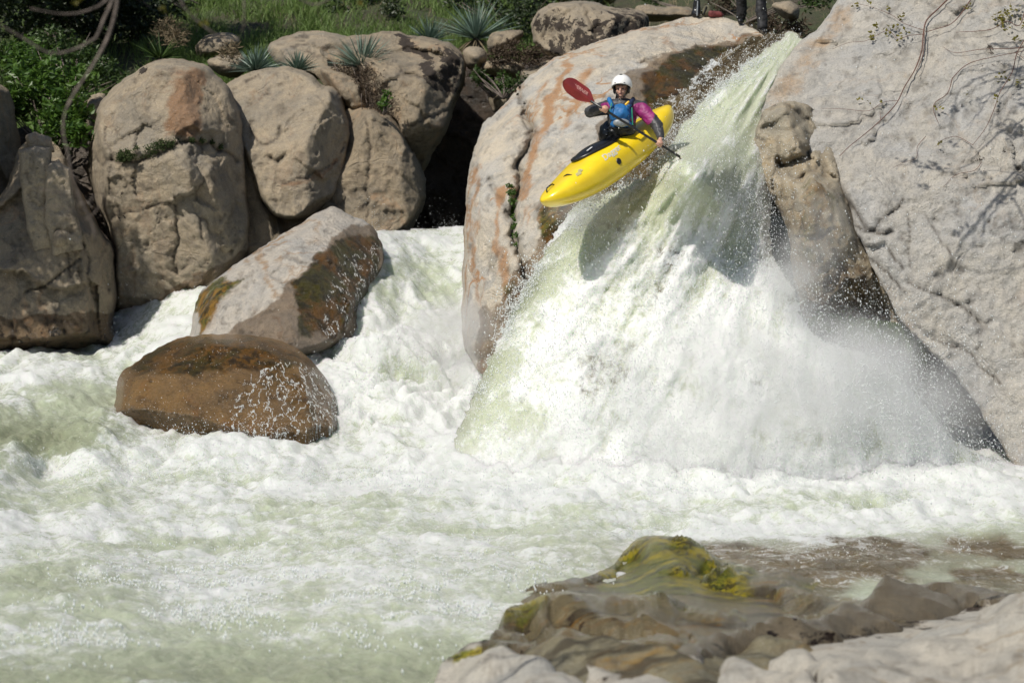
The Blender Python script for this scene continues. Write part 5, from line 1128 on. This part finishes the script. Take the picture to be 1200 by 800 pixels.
# ------------------------------------------------------------------ kayaker
J = dict(hip=KM @ Vector((-.28, 0, .02)), waist=V(731,153,31.10), chest=V(729,138,31.02), neck=V(728,120,31.0), head=V(728.5,103.5,30.96),
         shR=V(710,126,31.02), elR=V(692,131,30.86), wrR=V(703.5,128,30.60), haR=V(708.5,128.5,30.52),
         shL=V(751,127,31.0), elL=V(770,147,30.84), wrL=V(774.5,162,30.70), haL=V(772.5,168,30.61))
fd = Vector((-.22, -.97, -.08)).normalized(); hu = Vector((-.03, -.06, 1)); hr = fd.cross(hu).normalized(); hu = hr.cross(fd).normalized()
HR = Matrix((hr, -fd, hu)).transposed()     # local x = figure's left/right, -y = forward, z = up
def HP(x, y, z): return J['head']+HR @ Vector((x, y, z))
def fingers(bm, centre, along, out, palm, k=1.0):
    """palm plus four curled fingers and a thumb round a bar running 'along'; 'out' points from the bar to the palm"""
    along = along.normalized(); out = out.normalized(); side = along.cross(out).normalized()
    ball(bm, centre+out*.032*k, (.040*k, .040*k, .020*k), Matrix((along, side, out)).transposed(), 2)
    for i in range(4):
        o = (-.030+.020*i)*k; Ln = [.9, 1.0, .96, .8][i]; c = centre+along*o; r = .0095*k
        ring_ = [c+out*.026*k*math.cos(a)+side*.029*k*math.sin(a)*Ln for a in (0.2, .9, 1.7, 2.5, 3.2)]
        for a, b_ in zip(ring_[:-1], ring_[1:]): capsule(bm, a, b_, r, r*.92)
    a = centre-along*.036*k+out*.024*k; b_ = centre-along*.040*k-side*.026*k; c = centre-along*.02*k-side*.020*k-out*.024*k
    capsule(bm, a, b_, .012*k, .011*k); capsule(bm, b_, c, .011*k, .009*k)
def body_fn(bm):
    ball(bm, HP(0, .012, .03), (.076, .095, .092), HR); ball(bm, HP(0, -.018, -.035), (.060, .066, .066), HR)       # skull, face
    ball(bm, HP(0, -.055, -.083), (.026, .022, .018), HR); ball(bm, HP(.033, -.052, -.03), (.024, .022, .022), HR); ball(bm, HP(-.033, -.052, -.03), (.024, .022, .022), HR)
    capsule(bm, HP(0, -.088, .012), HP(0, -.106, -.022), .008, .0125)   # nose
    ball(bm, HP(0, -.078, -.052), (.022, .014, .007), HR)               # mouth
    ball(bm, HP(0, -.082, .024), (.045, .012, .008), HR)                # brow
    for s in (-1, 1): ball(bm, HP(s*.078, .01, -.012), (.010, .02, .030), HR)
    capsule(bm, HP(0, .02, -.06), J['neck']-Vector((0, 0, .02)), .050, .056)
    capsule(bm, J['chest'], J['waist'], .125, .12); capsule(bm, J['waist'], J['hip'], .12, .14)
    for s in 'RL':
        capsule(bm, J['neck'], J['sh'+s], .06, .06); capsule(bm, J['sh'+s], J['el'+s], .055, .040); capsule(bm, J['el'+s], J['wr'+s], .040, .027); capsule(bm, J['wr'+s], J['ha'+s], .027, .030)
        kn = KM @ Vector((.62, .16 if s == 'L' else -.16, .02)); hp = J['hip']+LF*(.1 if s == 'L' else -.1); capsule(bm, hp, kn, .08, .055); capsule(bm, kn, KM @ Vector((1.0, .08 if s == 'L' else -.08, -.02)), .05, .04)
    fingers(bm, V(708.5, 128.7, 30.5), PD, Vector((-.2, -.35, .6))-PD*Vector((-.2, -.35, .6)).dot(PD), None)
    fingers(bm, V(772.5, 168.8, 30.6), PD, Vector((.35, -.5, .75))-PD*Vector((.35, -.5, .75)).dot(PD), None)
def body_mat(c):
    m = np.zeros(len(c)); p = np.array(HP(0, -.09, -.055)); m[(np.linalg.norm((c-p)*np.array([1, 1, 2.6]), axis=1) < .024)] = 1; return m
bme = fuse('person', body_fn, .0062, [skin, lipm], 2, None, body_mat)
person = link('person', bme, None, 'kayaker in white helmet, blue vest and magenta jacket sitting in the yellow kayak', 'person', origin=J['hip'])
def wear(name, me, parent=None):
    me.transform(Matrix.Translation(-J['hip'])); o = bpy.data.objects.new(name, me); COL.objects.link(o); o.parent = person; return o
for s in (-1, 1):
    bm = bmesh.new(); ball(bm, HP(s*.030, -.081, -.001), (.013, .007, .007), HR); me = bpy.data.meshes.new('eye'); bm.to_mesh(me); bm.free(); me.materials.append(eyem); wear('eye', me)
def jacket_fn(bm):
    capsule(bm, J['neck']+Vector((0, 0, .015)), J['neck']-Vector((0, 0, .05)), .068, .09)
    ball(bm, J['chest'], (.185, .135, .19)); capsule(bm, J['chest'], J['waist'], .15, .14)
    for s in 'RL':
        capsule(bm, J['neck']-Vector((0, 0, .03)), J['sh'+s], .085, .096 if s == 'L' else .088); capsule(bm, J['sh'+s], J['el'+s], .096 if s == 'L' else .086, .072)
        capsule(bm, J['el'+s], J['wr'+s]-(J['wr'+s]-J['el'+s])*.1, .072, .046); capsule(bm, J['wr'+s]-(J['wr'+s]-J['el'+s])*.12, J['wr'+s], .044, .036)
def jm(c):
    m = np.ones(len(c)); a = np.array(V(752, 134, 30.84)); b_ = np.array(V(711, 124, 30.9))
    d1 = np.linalg.norm((c-a)*np.array([1, .55, 1]), axis=1); m[d1 < .15] = 0; m[np.linalg.norm(c-b_, axis=1) < .07] = 0
    m[(np.linalg.norm(c-np.array(J['neck']), axis=1) < .085)] = 1
    return m
folds = lambda P: .008*fbm(P*np.array([11, 11, 16]), 3, .6)+.006*billow(P*9+3, 2)
wear('jacket', fuse('jacket', jacket_fn, .009, [magenta, greyf], 3, folds, jm))
def vest_fn(bm):
    ball(bm, V(727.5, 134, 30.93), (.145, .13, .135)); ball(bm, V(729, 140, 31.08), (.15, .10, .15)); ball(bm, V(728, 146, 30.93), (.14, .13, .07))
    for x0, x1 in ((717, 714), (737, 742)): capsule(bm, V(x0, 124, 30.87), V(x1, 116.5, 30.98), .028, .03); capsule(bm, V(x1, 116.5, 30.98), V(x1, 124, 31.15), .03, .03)
def vm(c):
    m = np.zeros(len(c)); z0 = float(at(728, 138.5, 30.85)[2]); z1 = float(at(728, 149, 30.85)[2]); m[c[:, 2] < z1] = 1
    m[(c[:, 1] > 31.05)] = 1; zt = float(at(728, 123, 30.9)[2]); m[(c[:, 2] > zt) & (c[:, 0] > float(at(731, 120, 30.9)[0]))] = 1
    return m
wear('life_vest', fuse('life_vest', vest_fn, .008, [bluef, navy], 2, lambda P: .004*fbm(P*14, 3), vm))
def quick(name, fn, mat, vox=.005, sm=1): wear(name, fuse(name, fn, vox, [mat], sm))
quick('chest_pocket', lambda bm: ball(bm, V(728, 144, 30.79), (.105, .035, .052)), silver, .007)
quick('buckle', lambda bm: capsule(bm, V(733.5, 122.5, 30.80), V(736.5, 119.5, 30.80), .016, .013), yelb)
quick('trim', lambda bm: capsule(bm, V(740.5, 127, 30.79), V(741.5, 146, 30.80), .010, .010), greenf); quick('trim', lambda bm: capsule(bm, V(714.5, 130, 30.80), V(717, 121, 30.82), .008, .008), greenf)
quick('rescue_strap', lambda bm: capsule(bm, V(714, 150, 30.83), V(744, 151, 30.84), .014, .014), blackf)
def waist_fn(bm):
    capsule(bm, V(731, 151, 31.05), KM @ Vector((-.24, .0, .20)), .16, .185)
    for k in range(7): a = V(714+RNG.normal()*1, 150+k*3.5, 30.98); capsule(bm, a, a+Vector((-.03-.03*RNG.random(), -.02, -.02)), .012, .006)
wear('spray_skirt_tunnel', fuse('spray_skirt_tunnel', waist_fn, .009, [blackf], 2, lambda P: .010*fbm(P*9, 3)))
# the skirt's deck stretched over the cockpit rim
v, f = [], []; NR, NA = 12, 48
for lay in (0, 1):
    for i in range(NR+1):
        for k in range(NA):
            r_ = i/NR; a = 2*math.pi*k/NA; x = .13+.415*r_*math.cos(a); y = .248*r_*math.sin(a)
            z = cz(x, y)+.030*(1-r_**3)+(-.045*max(0, r_-.9)/.1)+(-.012 if lay else 0)+.006*math.sin(9*x+5*y)
            v.append(tuple(KM @ Vector((x, y, z))))
n1 = (NR+1)*NA
for l in (0, 1):
    for i in range(NR):
        for k in range(NA):
            q = (l*n1+i*NA+k, l*n1+(i+1)*NA+k, l*n1+(i+1)*NA+(k+1) % NA, l*n1+i*NA+(k+1) % NA); f.append(q if l == 0 else q[::-1])
for k in range(NA): f.append((NR*NA+k, NR*NA+k+n1, NR*NA+(k+1) % NA+n1, NR*NA+(k+1) % NA))
wear('spray_skirt_deck', mesh_from('spray_skirt_deck', v, f, True, None, [blackf]))
bm = bmesh.new(); pz = [KM @ Vector((x, y, cz(x, y)+.034)) for x, y in ((.40,.13),(.30,.13),(.30,.105),(.40,.105))]; bm.faces.new([bm.verts.new(q) for q in pz])
r_ = bmesh.ops.extrude_face_region(bm, geom=bm.faces[:]); bmesh.ops.translate(bm, vec=UP*.004, verts=[x for x in r_['geom'] if isinstance(x, bmesh.types.BMVert)]); me = bpy.data.meshes.new('skirt_patch'); bm.to_mesh(me); bm.free(); me.materials.append(whitet); wear('skirt_patch', me)
# helmet: open shell, rim, ear padding, straps
def helmet():
    NL, NA = 18, 40; v, f = [], []
    for lay, sc in ((0, 1.0), (1, .93)):
        for i in range(NL+1):
            for k in range(NA):
                a = 2*math.pi*k/NA; low = -.012-.060*sstep(.2, .9, np.array(math.sin(a)*.5+.35))      # longer at the back
                front = max(0, -math.sin(a)); low = .028*front+(-.045)*(1-front)
                ph0 = math.asin(max(-.9, min(.9, low/.128))); ph = math.pi/2+(ph0-math.pi/2)*i/NL
                x = .126*math.cos(ph)*math.cos(a); y = .148*math.cos(ph)*math.sin(a); z = .128*math.sin(ph)
                ridge = 1+.012*math.cos(a*4)*math.cos(ph)
                v.append(tuple(HP(x*sc*ridge, y*sc*ridge+.012, (z*sc*1.04+.035))))
    n1 = (NL+1)*NA
    for l in (0, 1):
        for i in range(NL):
            for k in range(NA):
                q = (l*n1+i*NA+k, l*n1+(i+1)*NA+k, l*n1+(i+1)*NA+(k+1) % NA, l*n1+i*NA+(k+1) % NA); f.append(q if l == 0 else q[::-1])
    for k in range(NA): a = NL*NA+k; b_ = NL*NA+(k+1) % NA; f.append((a, a+n1, b_+n1, b_))
    return v, f
v, f = helmet(); hm = mesh_from('helmet', v, f, True, None, [whitep]); ho = wear('helmet', hm)
def hsub(name, fn, mat, vox=.005):
    me = fuse(name, fn, vox, [mat], 1); me.transform(Matrix.Translation(-J['hip'])); o = bpy.data.objects.new(name, me); COL.objects.link(o); o.parent = ho
hsub('vent', lambda bm: ball(bm, HP(0, -.02, .166), (.022, .028, .008), HR), blackp)
for s in (-1, 1):
    hsub('vent', lambda bm: ball(bm, HP(s*.055, -.115, .072), (.015, .006, .005), HR), blackp, .003)
    hsub('ear_pad', lambda bm: (ball(bm, HP(s*.088, .0, -.02), (.018, .055, .052), HR), capsule(bm, HP(s*.086, -.03, -.03), HP(s*.03, -.055, -.105), .009, .008)), blackp)
hsub('liner_edge', lambda bm: [capsule(bm, HP(.098*math.cos(a), .012-.128*math.sin(a), .055-.018*abs(math.cos(a))), HP(.098*math.cos(a+.2), .012-.128*math.sin(a+.2), .055-.018*abs(math.cos(a+.2))), .008, .008) for a in np.arange(0, 2.95, .2)], blackp)
quick('hair', lambda bm: (ball(bm, HP(0, .07, -.045), (.07, .045, .06), HR), capsule(bm, HP(.05, .06, -.06), HP(.085, .075, -.13), .028, .014)), hairm, .007)
quick('collar', lambda bm: [capsule(bm, J['neck']+Vector((.062*math.cos(a), .055*math.sin(a), .012)), J['neck']+Vector((.062*math.cos(a+.4), .055*math.sin(a+.4), .012)), .02, .02) for a in np.arange(0, 6.28, .4)], blackf, .006)
# ------------------------------------------------------------------ person standing on the centre boulder; only the legs are in the frame
def drop(o, px, py):
    for k in range(60):
        h = hit(o, px, py+k*.5, 0)
        if h is not None: return h
fR = drop(r10, 868.5, 27); fL = drop(r10, 893, 36)
def P2(x, y, z): return Vector((x, y, z))
ank = {'R': fR+Vector((0, .02, .09)), 'L': fL+Vector((0, .02, .09))}; mid = (fR+fL)/2; zb_ = max(fR.z, fL.z)
hipc = Vector((mid.x-.02, mid.y+.06, zb_+.95)); kne = {'R': ank['R'].lerp(hipc+Vector((-.10, 0, 0)), .5)+Vector((-.01, -.05, 0)), 'L': ank['L'].lerp(hipc+Vector((.10, 0, 0)), .52)+Vector((.01, -.04, 0))}
nk = hipc+Vector((0, -.02, .58)); hd = nk+Vector((0, -.04, .17)); shs = {'R': nk+Vector((-.19, 0, -.05)), 'L': nk+Vector((.19, 0, -.05))}
els = {'R': shs['R']+Vector((-.06, .02, -.28)), 'L': shs['L']+Vector((.06, .02, -.28))}; wrs = {'R': els['R']+Vector((.06, -.16, -.19)), 'L': els['L']+Vector((-.06, -.16, -.19))}
def sb(bm):
    ball(bm, hd, (.076, .095, .115)); ball(bm, hd+Vector((0, -.03, -.06)), (.055, .062, .06)); capsule(bm, hd+Vector((0, -.09, .0)), hd+Vector((0, -.108, -.025)), .008, .012); capsule(bm, hd-Vector((0, 0, .05)), nk, .052, .055)
    for s in (-1, 1): ball(bm, hd+Vector((s*.078, .01, -.01)), (.01, .02, .03))
    capsule(bm, nk-Vector((0, 0, .12)), hipc, .13, .14)
    for s in 'RL':
        sg = -1 if s == 'R' else 1
        capsule(bm, nk, shs[s], .06, .055); capsule(bm, shs[s], els[s], .05, .04); capsule(bm, els[s], wrs[s], .038, .027); h = wrs[s]+Vector((-sg*.03, -.05, -.03)); capsule(bm, wrs[s], h, .027, .032)
        for i in range(4):
            q = h+Vector((-.03+.02*i, -.03, -.01)); capsule(bm, h, q, .012, .010); capsule(bm, q, q+Vector((0, -.02, -.045)), .010, .008)
        capsule(bm, h, h+Vector((-sg*.045, -.02, .0)), .012, .010)
        capsule(bm, hipc+Vector((sg*.09, 0, 0)), kne[s], .082, .056); capsule(bm, kne[s], ank[s], .052, .036); capsule(bm, ank[s]-Vector((0, 0, .04)), ank[s]+Vector((sg*.03, -.16, -.06)), .036, .032)
sme_ = fuse('person', sb, .010, [skin], 2); sp_ = link('person', sme_, None, 'person in baggy black trousers standing on the pale rock, cut off by the top edge', 'person', origin=(mid.x, mid.y, min(fR.z, fL.z)))
def wear2(name, fn, mat, vox=.012, disp=None):
    me = fuse(name, fn, vox, [mat], 2, disp); me.transform(Matrix.Translation(-Vector(sp_.location))); o = bpy.data.objects.new(name, me); COL.objects.link(o); o.parent = sp_
def trz(bm):
    capsule(bm, hipc+Vector((0, 0, .06)), hipc-Vector((0, 0, .04)), .155, .16)
    for s in 'RL':
        sg = -1 if s == 'R' else 1; capsule(bm, hipc+Vector((sg*.09, 0, -.02)), kne[s], .105, .085); capsule(bm, kne[s], ank[s]+Vector((0, 0, .02)), .085, .075)
wear2('trousers', trz, simple('trousers_black', (.014, .014, .016), .7, var=.4, scale=10, bump=.5), .012, lambda P: .016*fbm(P*7, 3, .6)+.012*billow(P*np.array([6, 6, 10]), 2))
for s in 'RL':
    sg = -1 if s == 'R' else 1
    wear2('shoe', lambda bm: (capsule(bm, ank[s]+Vector((0, .03, -.045)), ank[s]+Vector((sg*.03, -.17, -.065)), .048, .040), capsule(bm, ank[s]+Vector((0, 0, 0)), ank[s]-Vector((0, 0, .05)), .05, .05)), blackp, .009)
wear2('jacket', lambda bm: (capsule(bm, nk-Vector((0, 0, .02)), hipc+Vector((0, 0, .02)), .10, .17), [ (capsule(bm, nk-Vector((0, 0, .02)), shs[s], .07, .07), capsule(bm, shs[s], els[s], .07, .055), capsule(bm, els[s], wrs[s], .055, .04)) for s in 'RL'], ball(bm, nk-Vector((0, 0, .18)), (.19, .14, .2))), navy, .012, lambda P: .01*fbm(P*8, 3))
wear2('helmet', lambda bm: ball(bm, hd+Vector((0, .012, .05)), (.105, .125, .10)), simple('helmet_red', (.4, .03, .02), .3), .010)
# ------------------------------------------------------------------ gear resting on the rock
def gear(name, label, cat, px, py, body, mat, parts=()):
    g0 = drop(r10, px, py); me = fuse(name, lambda bm: body(bm, g0), .010, [mat], 2, lambda P: .012*fbm(P*9, 3))
    o = link(name, me, None, label, cat, origin=g0)
    for pn, pf, pm in parts:
        m2 = fuse(pn, lambda bm: pf(bm, g0), .008, [pm], 1); m2.transform(Matrix.Translation(-Vector(g0))); q = bpy.data.objects.new(pn, m2); COL.objects.link(q); q.parent = o
gear('gear_bag', 'black strapped bag standing upright beside the resting gear on the pale rock', 'bag', 818, 21, lambda bm, q: (capsule(bm, q+Vector((-.03, 0, .06)), q+Vector((-.02, 0, .24)), .075, .05), capsule(bm, q+Vector((-.02, 0, .24)), q+Vector((-.06, 0, .34)), .02, .015)), blackf,
     [('strap', lambda bm, q: capsule(bm, q+Vector((-.02, -.085, .03)), q+Vector((-.01, -.06, .24)), .014, .012), silver)])
gear('dry_bag', 'olive grey rounded pack between the black bag and the red one', 'bag', 829, 20, lambda bm, q: (ball(bm, q+Vector((0, .05, .08)), (.10, .09, .09)), ball(bm, q+Vector((.0, .05, .14)), (.07, .07, .05))), simple('canvas_olive', (.08, .075, .045), .8, var=.4, scale=14),
     [('strap', lambda bm, q: capsule(bm, q+Vector((-.06, -.03, .04)), q+Vector((-.02, -.03, .16)), .012, .012), blackf)])
gear('stuff_sack', 'faded red stuff sack lying on top of the pale rock', 'bag', 838, 20, lambda bm, q: (capsule(bm, q+Vector((-.06, -.02, .05)), q+Vector((.07, 0, .05)), .055, .05), capsule(bm, q+Vector((.07, 0, .05)), q+Vector((.12, 0, .04)), .03, .02)), simple('sack_red', (.16, .035, .035), .7, var=.35, scale=16),
     [('drawstring', lambda bm, q: capsule(bm, q+Vector((.11, -.02, .05)), q+Vector((.14, -.03, .0)), .008, .006), blackf)])
